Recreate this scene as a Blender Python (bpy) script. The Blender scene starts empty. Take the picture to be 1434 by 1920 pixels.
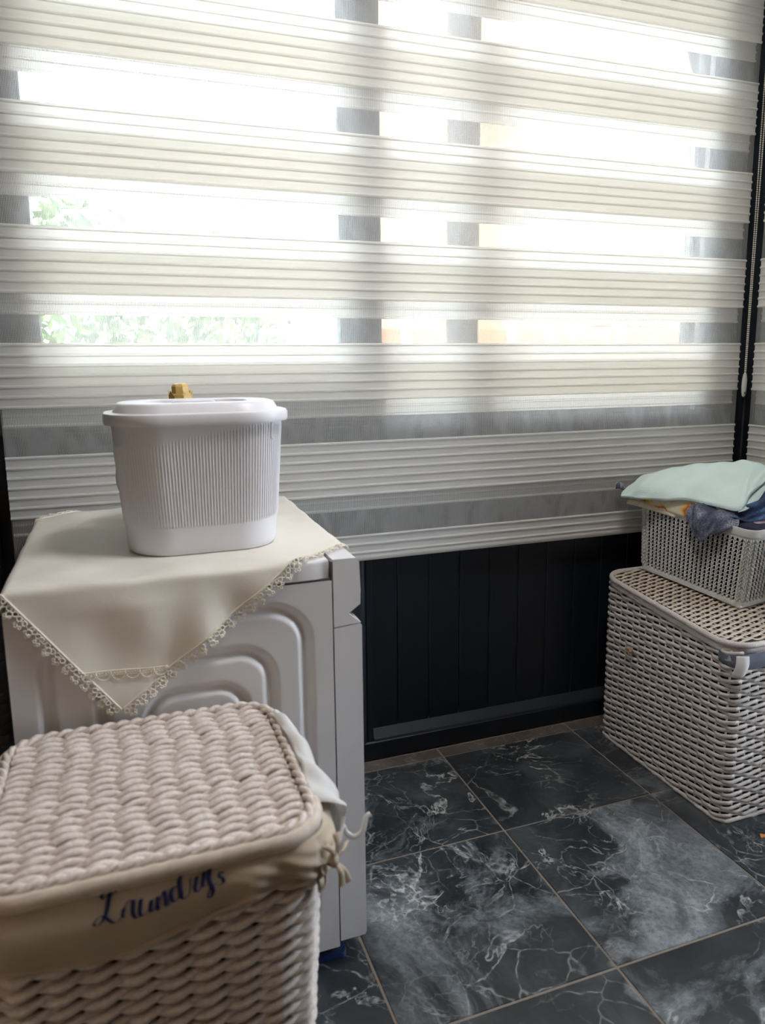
import bpy, math, random
import numpy as np
from mathutils import Matrix, Vector
random.seed(7); rng = np.random.default_rng(7)
scene = bpy.context.scene
COL = scene.collection

# ------------------------------------------------------------------ camera
YAW, PITCH, ROLL = .3544, .1734, .0068
FPX, CX, CY = 1406.23, 746.97, 916.10
c, s = math.cos(YAW), math.sin(YAW); cp, sp = math.cos(PITCH), math.sin(PITCH); cr, sr = math.cos(ROLL), math.sin(ROLL)
h0 = Vector((c, -s, 0)); u0 = Vector((sp*s, sp*c, cp)); fw = Vector((cp*s, cp*c, -sp))
right = cr*h0 - sr*u0; up = sr*h0 + cr*u0
cam = bpy.data.cameras.new('camera'); camo = bpy.data.objects.new('camera', cam); COL.objects.link(camo)
M = Matrix.Identity(4)
for i, v in enumerate((right, up, -fw)):
    for j in range(3): M[j][i] = v[j]
M.translation = (0, 0, 1.235)
camo.matrix_world = M
cam.sensor_fit = 'HORIZONTAL'; cam.sensor_width = 36; cam.lens = FPX*36/1434
cam.shift_x = -(CX-717)/1434; cam.shift_y = (CY-960)/1434
cam.clip_start = .02; cam.clip_end = 200
cam.dof.use_dof = True; cam.dof.focus_distance = 2.15; cam.dof.aperture_fstop = 5.0
scene.camera = camo

# ------------------------------------------------------------------ world, sun, exposure
w = bpy.data.worlds.new('sky'); scene.world = w; w.use_nodes = True
nt = w.node_tree; bg = nt.nodes['Background']
bg.inputs['Color'].default_value = (.78, .88, 1, 1); bg.inputs['Strength'].default_value = 4.3
sun = bpy.data.lights.new('sun', 'SUN'); sun.energy = 5; sun.color = (1, .86, .66); sun.angle = .01
suno = bpy.data.objects.new('sun', sun); COL.objects.link(suno)
suno.rotation_euler = Vector((.35, .62, -.7)).to_track_quat('-Z', 'Y').to_euler(); suno.location = (0, -4, 8)
vs = scene.view_settings
vs.view_transform = 'Standard'; vs.look = 'None'; vs.exposure = 1.5; vs.gamma = 1; vs.use_curve_mapping = False
scene.cycles.use_denoising = True
scene.cycles.max_bounces = 12; scene.cycles.diffuse_bounces = 5; scene.cycles.transparent_max_bounces = 24
scene.cycles.sample_clamp_indirect = 8

# ------------------------------------------------------------------ materials
class NT:
    def __init__(self, name):
        self.m = bpy.data.materials.new(name); self.m.use_nodes = True
        self.t = self.m.node_tree; self.t.nodes.clear()
        self.out = self.n('ShaderNodeOutputMaterial')
    def n(self, typ, **kw):
        nd = self.t.nodes.new(typ)
        for k, v in kw.items():
            if k.startswith('_'): setattr(nd, k[1:], v)
            else:
                key = k.replace('__', ' ')
                nd.inputs[key].default_value = v
        return nd
    def l(self, a, b): self.t.links.new(a, b)
    def ramp(self, src, stops):
        r = self.n('ShaderNodeValToRGB'); e = r.color_ramp.elements
        e[0].position, e[0].color = stops[0][0], (*stops[0][1], 1)
        e[1].position, e[1].color = stops[-1][0], (*stops[-1][1], 1)
        for p, col in stops[1:-1]:
            x = e.new(p); x.color = (*col, 1)
        self.l(src, r.inputs['Fac']); return r.outputs['Color']
    def noise(self, scale, detail=3, dist=0, vec=None, rough=.5):
        x = self.n('ShaderNodeTexNoise', Scale=scale, Detail=detail, Distortion=dist, Roughness=rough)
        if vec is not None: self.l(vec, x.inputs['Vector'])
        return x.outputs['Fac']
    def coords(self, kind='Object', scale=(1, 1, 1), rot=(0, 0, 0), rnd=False):
        tc = self.n('ShaderNodeTexCoord'); mp = self.n('ShaderNodeMapping', Scale=scale, Rotation=rot)
        self.l(tc.outputs[kind], mp.inputs['Vector'])
        if rnd:
            oi = self.n('ShaderNodeObjectInfo'); mu = self.n('ShaderNodeMath', _operation='MULTIPLY'); mu.inputs[1].default_value = 37.
            self.l(oi.outputs['Random'], mu.inputs[0]); self.l(mu.outputs[0], mp.inputs['Location'])
        return mp.outputs['Vector']
    def mixc(self, fac, a, b):
        x = self.n('ShaderNodeMix', _data_type='RGBA')
        for sock, v in ((x.inputs[0], fac), (x.inputs[6], a), (x.inputs[7], b)):
            if isinstance(v, (int, float)): sock.default_value = v
            elif isinstance(v, tuple): sock.default_value = (*v, 1)
            else: self.l(v, sock)
        return x.outputs[2]
    def math(self, op, a, b=0.):
        x = self.n('ShaderNodeMath', _operation=op)
        for sock, v in ((x.inputs[0], a), (x.inputs[1], b)):
            if isinstance(v, (int, float)): sock.default_value = v
            else: self.l(v, sock)
        return x.outputs[0]
    def bump(self, h, dist, strength=1.):
        b = self.n('ShaderNodeBump', Strength=strength, Distance=dist); self.l(h, b.inputs['Height']); return b.outputs['Normal']
    def pbsdf(self, col, rough=.6, normal=None, **kw):
        p = self.n('ShaderNodeBsdfPrincipled', **kw)
        if isinstance(col, tuple): p.inputs['Base Color'].default_value = (*col, 1)
        else: self.l(col, p.inputs['Base Color'])
        if isinstance(rough, (int, float)): p.inputs['Roughness'].default_value = rough
        else: self.l(rough, p.inputs['Roughness'])
        if normal is not None: self.l(normal, p.inputs['Normal'])
        self.l(p.outputs[0], self.out.inputs['Surface']); return p

def plain(name, col, rough=.5, var=.06, scale=30, bump=0., **kw):
    m = NT(name); v = m.coords()
    n = m.noise(scale, 4, vec=v)
    cc = m.mixc(n, tuple(x*(1-var) for x in col), tuple(min(1, x*(1+var)) for x in col))
    nm = m.bump(n, bump) if bump else None
    m.pbsdf(cc, rough, nm, **kw); return m.m
def fabric(name, col, col2=None, scale=60, bump=.0006, weave=700, rough=.9, cscale=None):
    m = NT(name); v = m.coords()
    n = m.noise(cscale or scale, 3, vec=v); f = m.noise(weave, 2, vec=v)
    cc = m.mixc(m.ramp(n, [(.38, (0, 0, 0)), (.62, (1, 1, 1))]), col, col2 or tuple(x*.86 for x in col))
    p = m.pbsdf(cc, rough, m.bump(f, bump)); p.inputs['Sheen Weight'].default_value = .15
    return m.m
def fibre(name, a, b, stretch=(1, 1, 1), scale=120, rough=.75):
    m = NT(name); v = m.coords(rnd=True, scale=stretch)
    n = m.noise(scale, 3, vec=v); n2 = m.noise(14, 2, vec=v)
    cc = m.mixc(m.math('MULTIPLY', n, m.math('ADD', n2, .5)), a, b)
    m.pbsdf(cc, rough, m.bump(n, .0012)); return m.m

def tile_mat(name, warm):
    m = NT(name); v = m.coords(rnd=True)
    warp = m.n('ShaderNodeTexNoise', Scale=3.2, Detail=4.); m.l(v, warp.inputs['Vector'])
    vm = m.n('ShaderNodeVectorMath', _operation='MULTIPLY_ADD'); vm.inputs[1].default_value = (.2, .2, .2)
    m.l(warp.outputs['Color'], vm.inputs[0]); m.l(v, vm.inputs[2]); wv = vm.outputs[0]
    base = m.ramp(m.noise(5, 8, .6, wv, .62), [(.25, (.012, .015, .018)), (.5, (.032, .038, .043)), (.72, (.080, .090, .098))])
    clouds = m.ramp(m.noise(2.3, 7, 1.2, wv, .66), [(.54, (0, 0, 0)), (.60, (.32, .32, .32)), (.70, (.85, .85, .85))])
    speck = m.noise(90, 4, 0, v, .7)
    cl = m.math('MULTIPLY', clouds, m.ramp(speck, [(.3, (.45, .45, .45)), (.6, (1, 1, 1))]))
    c1 = m.mixc(cl, base, (.34, .37, .40))
    # veins: thin lines where distorted noise crosses its middle
    def vein(sc, width, dist):
        d = m.math('ABSOLUTE', m.math('SUBTRACT', m.noise(sc, 5, dist, wv, .55), .5))
        return m.ramp(d, [(0., (1, 1, 1)), (width, (0, 0, 0))])
    mask = m.ramp(m.noise(4, 3, 0, v), [(.42, (0, 0, 0)), (.62, (1, 1, 1))])
    br = m.ramp(m.noise(60, 3, 0, v), [(.35, (.1, .1, .1)), (.6, (1, 1, 1))])
    vv = m.math('MULTIPLY', m.math('MULTIPLY', m.math('ADD', m.math('MULTIPLY', vein(3.1, .012, .9), .9), m.math('MULTIPLY', vein(7., .010, .5), .55)), mask), br)
    c2 = m.mixc(vv, c1, (.52, .53, .52))
    vo = m.n('ShaderNodeTexVoronoi', _feature='DISTANCE_TO_EDGE', Scale=9.); m.l(wv, vo.inputs['Vector'])
    crk = m.math('MULTIPLY', m.math('MULTIPLY', m.ramp(vo.outputs['Distance'], [(0, (1, 1, 1)), (.022, (0, 0, 0))]), br), m.ramp(m.noise(3, 2, 0, v), [(.45, (0, 0, 0)), (.6, (.6, .6, .6))]))
    c3 = m.mixc(crk, c2, (.42, .43, .42))
    if warm: c3 = m.mixc(.55, c3, (.15, .115, .085))
    m.pbsdf(c3, m.math('ADD', m.math('MULTIPLY', speck, .12), .24), m.bump(speck, .0004)); return m.m

def sheer_mat(name, seed):
    m = NT(name); tc = m.n('ShaderNodeTexCoord'); sx = m.n('ShaderNodeSeparateXYZ'); m.l(tc.outputs['Object'], sx.inputs[0])
    mp = m.n('ShaderNodeMapping', Location=(seed, seed*2, 0), Scale=(1, 1, .55)); m.l(tc.outputs['Object'], mp.inputs['Vector'])
    nz = m.noise(9, 3, .4, mp.outputs['Vector'])
    ph = m.math('ADD', m.math('MULTIPLY', sx.outputs['X'], 2*math.pi/.0034), m.math('MULTIPLY', nz, 14.))
    st = m.math('ADD', m.math('MULTIPLY', m.math('SINE', ph), .5), .5)
    fac = m.math('ADD', m.math('MULTIPLY', st, .40), .15)
    hz = m.math('ADD', m.math('MULTIPLY', m.math('SINE', m.math('MULTIPLY', sx.outputs['Z'], 2*math.pi/.004)), .05), fac)
    d = m.n('ShaderNodeBsdfDiffuse', Color=(.80, .80, .79, 1)); t = m.n('ShaderNodeBsdfTranslucent', Color=(.8, .8, .8, 1))
    a = m.n('ShaderNodeMixShader', Fac=.5); m.l(d.outputs[0], a.inputs[1]); m.l(t.outputs[0], a.inputs[2])
    tr = m.n('ShaderNodeBsdfTransparent'); b = m.n('ShaderNodeMixShader'); m.l(hz, b.inputs['Fac'])
    m.l(tr.outputs[0], b.inputs[1]); m.l(a.outputs[0], b.inputs[2]); m.l(b.outputs[0], m.out.inputs['Surface'])
    return m.m
def pleat_mat():
    m = NT('pleated_blind_fabric'); v = m.coords(scale=(2, 60, 420), rnd=True)
    n = m.noise(1.6, 3, 0, v)
    cd = m.mixc(n, (.76, .755, .75), (.90, .895, .885)); ct = m.mixc(n, (.85, .80, .69), (.98, .95, .88))
    d = m.n('ShaderNodeBsdfDiffuse'); t = m.n('ShaderNodeBsdfTranslucent'); m.l(cd, d.inputs['Color']); m.l(ct, t.inputs['Color'])
    bm = m.bump(n, .0006); m.l(bm, d.inputs['Normal'])
    a = m.n('ShaderNodeMixShader', Fac=.48); m.l(d.outputs[0], a.inputs[1]); m.l(t.outputs[0], a.inputs[2])
    m.l(a.outputs[0], m.out.inputs['Surface']); return m.m
def glass_mat(name, tint=(1, 1, 1)):
    m = NT(name); tr = m.n('ShaderNodeBsdfTransparent', Color=(*tint, 1)); g = m.n('ShaderNodeBsdfGlossy', Roughness=.02)
    fr = m.n('ShaderNodeFresnel', IOR=1.45); mx = m.n('ShaderNodeMixShader')
    nz = m.noise(2, 1, vec=m.coords()); m.l(m.bump(nz, .0005), g.inputs['Normal'])
    m.l(fr.outputs[0], mx.inputs['Fac']); m.l(tr.outputs[0], mx.inputs[1]); m.l(g.outputs[0], mx.inputs[2]); m.l(mx.outputs[0], m.out.inputs['Surface'])
    return m.m
def thin_cloth(name, col, trans=.35, col2=None, scale=40, weave=900, rough=.85):
    m = NT(name); v = m.coords(); n = m.noise(scale, 3, vec=v); f = m.noise(weave, 2, vec=v)
    cc = m.mixc(n, col, col2 or tuple(x*.9 for x in col))
    d = m.n('ShaderNodeBsdfPrincipled', Roughness=rough); t = m.n('ShaderNodeBsdfTranslucent'); m.l(cc, d.inputs['Base Color']); m.l(cc, t.inputs['Color'])
    m.l(m.bump(f, .0005), d.inputs['Normal'])
    a = m.n('ShaderNodeMixShader', Fac=trans); m.l(d.outputs[0], a.inputs[1]); m.l(t.outputs[0], a.inputs[2]); m.l(a.outputs[0], m.out.inputs['Surface']); return m.m
def emit(name, col, st):
    m = NT(name); e = m.n('ShaderNodeEmission', Color=(*col, 1), Strength=st); m.l(e.outputs[0], m.out.inputs['Surface']); return m.m
def towel_mat():
    m = NT('patterned_towel'); v = m.coords(); n = m.noise(14, 3, .3, v); f = m.noise(500, 2, vec=v)
    cc = m.ramp(n, [(.3, (.80, .74, .58)), (.46, (.78, .70, .50)), (.51, (.85, .50, .08)), (.56, (.45, .10, .05)), (.62, (.80, .72, .55))])
    m.pbsdf(cc, .95, m.bump(f, .0015)); return m.m
def denim_mat(name, a, b, cc3):
    m = NT(name); v = m.coords(scale=(1, 1, 1)); n = m.noise(16, 4, .6, v); f = m.noise(600, 2, vec=v); st = m.noise(60, 2, 0, m.coords(scale=(1, 1, 6)))
    x = m.ramp(n, [(.35, a), (.5, b), (.62, cc3)])
    x = m.mixc(m.math('MULTIPLY', st, .35), x, cc3); x = m.mixc(m.ramp(m.noise(240, 3, 0, v), [(.42, (0, 0, 0)), (.62, (.75, .75, .75))]), x, a)
    m.pbsdf(x, .92, m.bump(f, .001)); return m.m
def check_mat():
    m = NT('navy_check_cotton'); v = m.coords(); ck = m.n('ShaderNodeTexChecker', Scale=34., Color1=(.5, .51, .53, 1), Color2=(.04, .05, .085, 1)); m.l(v, ck.inputs['Vector'])
    n = m.noise(12, 3, 0, v); x = m.mixc(m.ramp(n, [(.42, (0, 0, 0)), (.5, (1, 1, 1))]), ck.outputs['Color'], (.09, .10, .13))
    m.pbsdf(x, .9, m.bump(m.noise(500, 2, vec=v), .0008)); return m.m

MT = {}
MT['tile'] = tile_mat('dark_marble_tile', False); MT['tile_warm'] = tile_mat('brown_marble_strip', True)
MT['grout'] = plain('sand_grout', (.24, .195, .155), .95, .15, 80, .0006)
MT['panel'] = plain('anthracite_panel', (.006, .0085, .013), .38, .15, 6)
MT['panel_lt'] = plain('anthracite_moulding', (.020, .027, .034), .36, .12, 9)
MT['frame'] = plain('anthracite_window_frame', (.085, .082, .080), .42, .12, 9)
MT['mull'] = plain('tan_wooden_mullion', (.36, .235, .12), .7, .3, 40)  # tan for the window mullion, varied at random
MT['glass'] = glass_mat('window_glass', (.96, .97, .97))
MT['pleat'] = pleat_mat(); MT['sheer_f'] = sheer_mat('sheer_voile_front', 1.3); MT['sheer_b'] = sheer_mat('sheer_voile_back', 6.1)
MT['plastic_w'] = plain('white_plastic', (.73, .72, .745), .32, .02, 12)
MT['enamel'] = plain('white_enamel', (.70, .685, .70), .28, .015, 8)
MT['enamel_d'] = plain('grey_seam', (.16, .16, .165), .5, .05, 8)
MT['tub'] = plain('matte_white_plastic', (.74, .73, .765), .36, .015, 10)
MT['gold'] = plain('golden_cap', (.62, .42, .13), .34, .10, 40, 0)
MT['cloth'] = thin_cloth('cream_tablecloth', (.89, .855, .785), .08, (.87, .82, .73), 9, 900, .42)
MT['lace'] = plain('cream_lace', (.82, .77, .66), .9, .12, 60)
MT['rope'] = fibre('cotton_rope', (.46, .385, .335), (.90, .82, .77), scale=150)
MT['rim'] = fabric('beige_piping', (.66, .57, .48), weave=500)
MT['liner'] = thin_cloth('linen_liner', (.66, .56, .44), .25, (.58, .48, .36), 16)
MT['liner_w'] = thin_cloth('white_cotton', (.84, .82, .80), .3, None, 20)
MT['ink'] = plain('blue_ink', (.009, .013, .075), .8, .2, 80)
MT['wicker'] = fibre('grey_resin_wicker', (.40, .355, .335), (.76, .69, .65), scale=260, rough=.5)
MT['wicker_l'] = fibre('beige_resin_wicker', (.44, .37, .30), (.76, .67, .56), scale=260, rough=.5)
MT['basket'] = plain('grey_plastic', (.60, .595, .58), .42, .03, 20)
MT['inner'] = fabric('unlit_inside', (.055, .05, .05), weave=300)  # near-black colour paints the unlit inside behind the weave
MT['mint'] = fabric('mint_terry', (.68, .81, .79), (.62, .77, .74), 9, .0025, 420)
MT['denim'] = denim_mat('washed_denim', (.010, .022, .07), (.035, .10, .24), (.13, .22, .38))
MT['marl'] = denim_mat('grey_marl_knit', (.035, .045, .09), (.16, .18, .24), (.30, .31, .36))
MT['towel'] = towel_mat(); MT['cream'] = fabric('cream_cotton', (.76, .66, .50)); MT['pink'] = fabric('pink_fleece', (.50, .36, .42), (.62, .50, .54), 30, .0015, 300)
MT['navy'] = fabric('navy_cotton', (.012, .016, .05)); MT['check'] = check_mat()
MT['black'] = plain('black_rubber', (.012, .012, .013), .6); MT['blue'] = plain('blue_rubber', (.006, .022, .09), .6)
MT['hose'] = plain('grey_hose', (.12, .13, .14), .5); MT['bead'] = plain('ivory_bead', (.68, .63, .53), .35); MT['clear'] = plain('clear_acrylic', (.74, .74, .70), .15, .05, 20, 0, **{'Transmission__Weight': .25})
MT['wall'] = plain('warm_plaster', (.46, .33, .22), .9, .05, 5); MT['ceil'] = plain('white_plaster', (.82, .80, .77), .9, .03, 4)
MT['tan'] = fabric('tan_cord', (.42, .30, .19)); MT['orange'] = plain('orange_scrap', (.55, .20, .05), .8)
MT['leaf'] = plain('leaf_green', (.13, .21, .06), .6, .45, 4); MT['bark'] = plain('bark', (.2, .15, .1), .9, .3, 30)
MT['house'] = plain('cream_render', (.31, .215, .13), .9, .05, 3); MT['peach'] = plain('peach_fence_board', (.24, .13, .065), .8, .12, 8)
MT['white'] = plain('white_paint', (.9, .9, .88), .6); MT['rooft'] = plain('clay_roof', (.36, .2, .08), .8, .2, 12); MT['pave'] = plain('pale_paving', (.42, .40, .37), .9, .15, 4)
MT['lamp'] = emit('fill_lamp_glow', (1, .965, .95), 15.0)  # glow of the added fill lamp

# ------------------------------------------------------------------ mesh helpers
class MB:
    def __init__(self): self.v = []; self.f = []; self.n = 0
    def add(self, V, F):
        V = np.asarray(V, float); self.v.append(V); self.f += [tuple(int(i)+self.n for i in f) for f in F]; self.n += len(V); return self
    def box(self, x0, x1, y0, y1, z0, z1, b=0.):
        if b <= 0:
            V = [(x, y, z) for x in (x0, x1) for y in (y0, y1) for z in (z0, z1)]
            return self.add(V, [(0, 1, 3, 2), (4, 6, 7, 5), (0, 4, 5, 1), (2, 3, 7, 6), (0, 2, 6, 4), (1, 5, 7, 3)])
        # chamfered box: three inset rectangles per axis
        V = []; idx = {}
        for a in range(2):
            for q in range(2):
                for r in range(2):
                    X, Y, Z = (x0, x1)[a], (y0, y1)[q], (z0, z1)[r]; sx, sy, sz = b*(1-2*a), b*(1-2*q), b*(1-2*r)
                    for k, p in enumerate(((X, Y+sy, Z+sz), (X+sx, Y, Z+sz), (X+sx, Y+sy, Z))): idx[a, q, r, k] = len(V); V.append(p)
        F = []
        for a in range(2):
            o = [idx[a, q, r, 0] for q, r in ((0, 0), (0, 1), (1, 1), (1, 0))]; F.append(o if a == 0 else o[::-1])
            o = [idx[q, a, r, 1] for q, r in ((0, 0), (1, 0), (1, 1), (0, 1))]; F.append(o if a == 0 else o[::-1])
            o = [idx[q, r, a, 2] for q, r in ((0, 0), (0, 1), (1, 1), (1, 0))]; F.append(o if a == 0 else o[::-1])
        for a in range(2):
            for q in range(2):
                e = [idx[a, q, 0, 0], idx[a, q, 1, 0], idx[a, q, 1, 1], idx[a, q, 0, 1]]; F.append(e if (a ^ q) else e[::-1])
                e = [idx[a, 0, q, 0], idx[a, 0, q, 2], idx[a, 1, q, 2], idx[a, 1, q, 0]]; F.append(e if (a ^ q) else e[::-1])
                e = [idx[0, a, q, 1], idx[1, a, q, 1], idx[1, a, q, 2], idx[0, a, q, 2]]; F.append(e if (a ^ q) else e[::-1])
                for r in range(2):
                    t = [idx[a, q, r, 0], idx[a, q, r, 1], idx[a, q, r, 2]]; F.append(t if (a ^ q ^ r) else t[::-1])
        return self.add(V, F)
    def grid(self, P, cu=False, cv=False):
        P = np.asarray(P, float); m, n = P.shape[:2]; F = []
        for i in range(m if cu else m-1):
            for j in range(n if cv else n-1):
                F.append((i*n+j, ((i+1) % m)*n+j, ((i+1) % m)*n+(j+1) % n, i*n+(j+1) % n))
        return self.add(P.reshape(-1, 3), F)
    def tube(self, pts, N1, N2, r1, r2=None, n=8, closed=False, cap=True, mod=None):
        pts = np.asarray(pts, float); k = len(pts); r2 = r1 if r2 is None else r2
        N1 = np.broadcast_to(np.asarray(N1, float), pts.shape); N2 = np.broadcast_to(np.asarray(N2, float), pts.shape)
        r1 = np.broadcast_to(np.asarray(r1, float), (k,)); r2 = np.broadcast_to(np.asarray(r2, float), (k,))
        th = np.arange(n)*2*math.pi/n
        P = pts[:, None]+r1[:, None, None]*np.cos(th)[None, :, None]*N1[:, None]+r2[:, None, None]*np.sin(th)[None, :, None]*N2[:, None]
        b = self.n; self.grid(P, closed, True)
        if cap and not closed: self.f += [tuple(b+i for i in range(n))[::-1], tuple(b+(k-1)*n+i for i in range(n))]
        return self
    def rod(self, pts, r, n=8, closed=False):
        pts = np.asarray(pts, float); k = len(pts)
        T = np.roll(pts, -1, 0)-np.roll(pts, 1, 0)
        if not closed: T[0] = pts[1]-pts[0]; T[-1] = pts[-1]-pts[-2]
        T /= np.linalg.norm(T, axis=1)[:, None]+1e-12
        N = np.zeros_like(pts); a = np.array([0, 0, 1.]) if abs(T[0, 2]) < .9 else np.array([1., 0, 0])
        p = np.cross(T[0], a); p /= np.linalg.norm(p)
        for i in range(k):
            p = p-T[i]*(p@T[i]); p /= np.linalg.norm(p)+1e-12; N[i] = p
        return self.tube(pts, N, np.cross(T, N), r, None, n, closed)
    def loft(self, loops, cap0=True, cap1=True):
        L = np.asarray(loops, float); m, n = L.shape[:2]; b = self.n; self.grid(L, False, True)
        if cap0: self.f.append(tuple(b+i for i in range(n))[::-1])
        if cap1: self.f.append(tuple(b+(m-1)*n+i for i in range(n)))
        return self
    def prism_y(self, prof, y0, y1):
        n = len(prof); V = [(x, y0, z) for x, z in prof]+[(x, y1, z) for x, z in prof]
        return self.add(V, [tuple(range(n)), tuple(range(2*n-1, n-1, -1))]+[(i, n+i, n+(i+1) % n, (i+1) % n) for i in range(n)])
    def mesh(self, name, mat, smooth=False):
        me = bpy.data.meshes.new(name); V = np.concatenate(self.v) if self.v else np.zeros((0, 3))
        me.from_pydata(V.tolist(), [], self.f); me.update()
        import bmesh
        bm = bmesh.new(); bm.from_mesh(me); bmesh.ops.recalc_face_normals(bm, faces=bm.faces); bm.to_mesh(me); bm.free()
        if mat: me.materials.append(mat)
        if smooth: me.polygons.foreach_set('use_smooth', [True]*len(me.polygons))
        return me
    def build(self, name, mat, parent=None, smooth=False, auto=None):
        me = self.mesh(name, mat, smooth or auto is not None)
        if auto is not None: me.set_sharp_from_angle(angle=math.radians(auto))
        return link(name, me, parent)
def link(name, data, parent=None, loc=(0, 0, 0)):
    o = bpy.data.objects.new(name, data); COL.objects.link(o); o.location = loc
    if parent is not None: o.parent = parent
    return o
def tag(o, label=None, cat=None, group=None, kind=None):
    if label: o['label'] = label
    if cat: o['category'] = cat
    if group: o['group'] = group
    if kind: o['kind'] = kind
    return o
def empty(name, loc=(0, 0, 0), rot=(0, 0, 0)):
    o = link(name, None, None, loc); o.rotation_euler = rot; o.empty_display_size = .05; return o
def cr(C, M_, N_):
    """Catmull-Rom resample of a control grid (m,n,3) to (M_,N_,3)"""
    def along(P, k):
        m = len(P); E = np.concatenate([[2*P[0]-P[1]], P, [2*P[-1]-P[-2]]]); t = np.linspace(0, m-1, k); i = np.minimum(t.astype(int), m-2)
        f = (t-i).reshape((-1,)+(1,)*(P.ndim-1)); a, b, cc, d = E[i], E[i+1], E[i+2], E[i+3]
        return .5*((2*b)+(cc-a)*f+(2*a-5*b+4*cc-d)*f**2+(3*b-a-3*cc+d)*f**3)
    P = along(np.asarray(C, float), M_); return np.swapaxes(along(np.swapaxes(P, 0, 1), N_), 0, 1)
_W = rng.normal(size=(24, 3)); _W /= np.linalg.norm(_W, axis=1)[:, None]; _PH = rng.uniform(0, 6.28, 24)
def wob(P, freq, seed=0, k=6):
    P = np.asarray(P, float); o = np.zeros(P.shape[:-1])
    for i in range(k):
        j = (i*5+seed*7) % 24; o += np.sin((P@_W[j])*freq*(.6+.25*i)+_PH[j]+seed)
    return o/k
def gridn(P):
    du = np.gradient(P, axis=0); dv = np.gradient(P, axis=1); n = np.cross(du, dv); return n/(np.linalg.norm(n, axis=2)[..., None]+1e-9)
def blob_sheet(C, M_, N_, thick, amp=.0, freq=30, seed=0, edge=.08, folds=None):
    """thick cloth: top surface from a control grid, underside lifted to meet it at the rim"""
    P = cr(C, M_, N_); N = gridn(P)
    if N[..., 2].mean() < 0: N = -N
    d = amp*wob(P, freq, seed)
    if folds is not None: d = d+folds(np.linspace(0, 1, M_)[:, None], np.linspace(0, 1, N_)[None, :])
    u = np.minimum(np.linspace(0, 1, M_), 1-np.linspace(0, 1, M_))[:, None]; v = np.minimum(np.linspace(0, 1, N_), 1-np.linspace(0, 1, N_))[None, :]
    e = np.sqrt(np.clip(np.minimum(u, v)/edge, 0, 1)); e = np.sqrt(1-(1-e)**2)
    T = P+N*(d+thick*.5*e)[..., None]; B = P+N*(d-thick*.5*e)[..., None]
    mb = MB(); mb.grid(T); mb.grid(B); return mb
def rrect(w_, d_, r, n):
    """n points round a rounded rectangle centred on 0; returns points, outward normals, arc length"""
    L = [w_-2*r, math.pi*r/2, d_-2*r, math.pi*r/2]*2; tot = sum(L); S = np.linspace(0, tot, n, endpoint=False)
    P = np.zeros((n, 2)); N = np.zeros((n, 2))
    corners = [(w_/2-r, -d_/2+r, -90), (w_/2-r, d_/2-r, 0), (-w_/2+r, d_/2-r, 90), (-w_/2+r, -d_/2+r, 180)]
    for i, s_ in enumerate(S):
        k = 0
        while s_ > L[k]+1e-9 and k < 7: s_ -= L[k]; k += 1
        side = k//2
        if k % 2 == 0:
            nx, ny = ((0, -1), (1, 0), (0, 1), (-1, 0))[side]; tx, ty = -ny, nx
            x0, y0 = ((-w_/2+r, -d_/2), (w_/2, -d_/2+r), (w_/2-r, d_/2), (-w_/2, d_/2-r))[side]
            P[i] = x0+tx*s_, y0+ty*s_; N[i] = nx, ny
        else:
            cx_, cy_, a0 = corners[side]; a = math.radians(a0)+s_/r; N[i] = math.cos(a), math.sin(a); P[i] = cx_+r*N[i, 0], cy_+r*N[i, 1]
    return P, N, S, tot

# ------------------------------------------------------------------ room shell
YW = 2.05; XL = -.46; XR = 2.07; YN = -1.7; ZC = 2.5
floor = MB().box(XL-.1, XR+.1, YN-.1, YW+.1, -.08, -.0018).build('floor', MT['grout']); tag(floor, 'dark marble tiled floor with sand coloured grout', 'floor', kind='structure')
gx = [XL]+[.412+.4695*k for k in range(-1, 4)]+[XR]; gy = [YN]+[1.109-.483*k for k in range(5, 0, -1)]+[1.109, 1.592, 1.990, 2.043]
gx = sorted(x for x in gx if XL <= x <= XR); gap = .0025
for i in range(len(gx)-1):
    for j in range(len(gy)-1):
        x0, x1, y0, y1 = gx[i], gx[i+1], gy[j], gy[j+1]
        if x1-x0 < .02: continue
        cx_, cy_ = (x0+x1)/2, (y0+y1)/2; hw, hd = (x1-x0)/2-gap, (y1-y0)/2-gap
        if y0 > 1.95: hd = (y1-y0)/2-.001
        me = MB().box(-hw, hw, -hd, hd, -.006, 0, .0012).mesh('floor_tile', MT['tile_warm'] if y0 > 1.95 else MT['tile'])
        t = link('floor_tile', me, floor, (cx_, cy_, rng.uniform(-.0006, .0004)))
tag(MB().box(XL-.1, XR+.1, YN-.1, YW+.25, ZC, ZC+.1).build('ceiling', MT['ceil']), 'white plaster ceiling', 'ceiling', kind='structure')
wl = MB().box(XL-.1, XL, YN, YW, 0, ZC).build('wall_left', MT['panel']); tag(wl, 'left wall, dark anthracite beside the machine with an added light-bouncing face nearer', 'wall', kind='structure')
MB().box(XL-.004, XL+.004, YN, 1.0, 0, ZC, .001).build('bounce_face', MT['wall'], wl)  # unseen warm face, added to bounce fill light into the room
tag(MB().box(XL-.1, XR+.1, YN-.1, YN, 0, ZC).build('wall_near', MT['wall']), 'warm plaster wall behind the viewer', 'wall', kind='structure')
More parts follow.
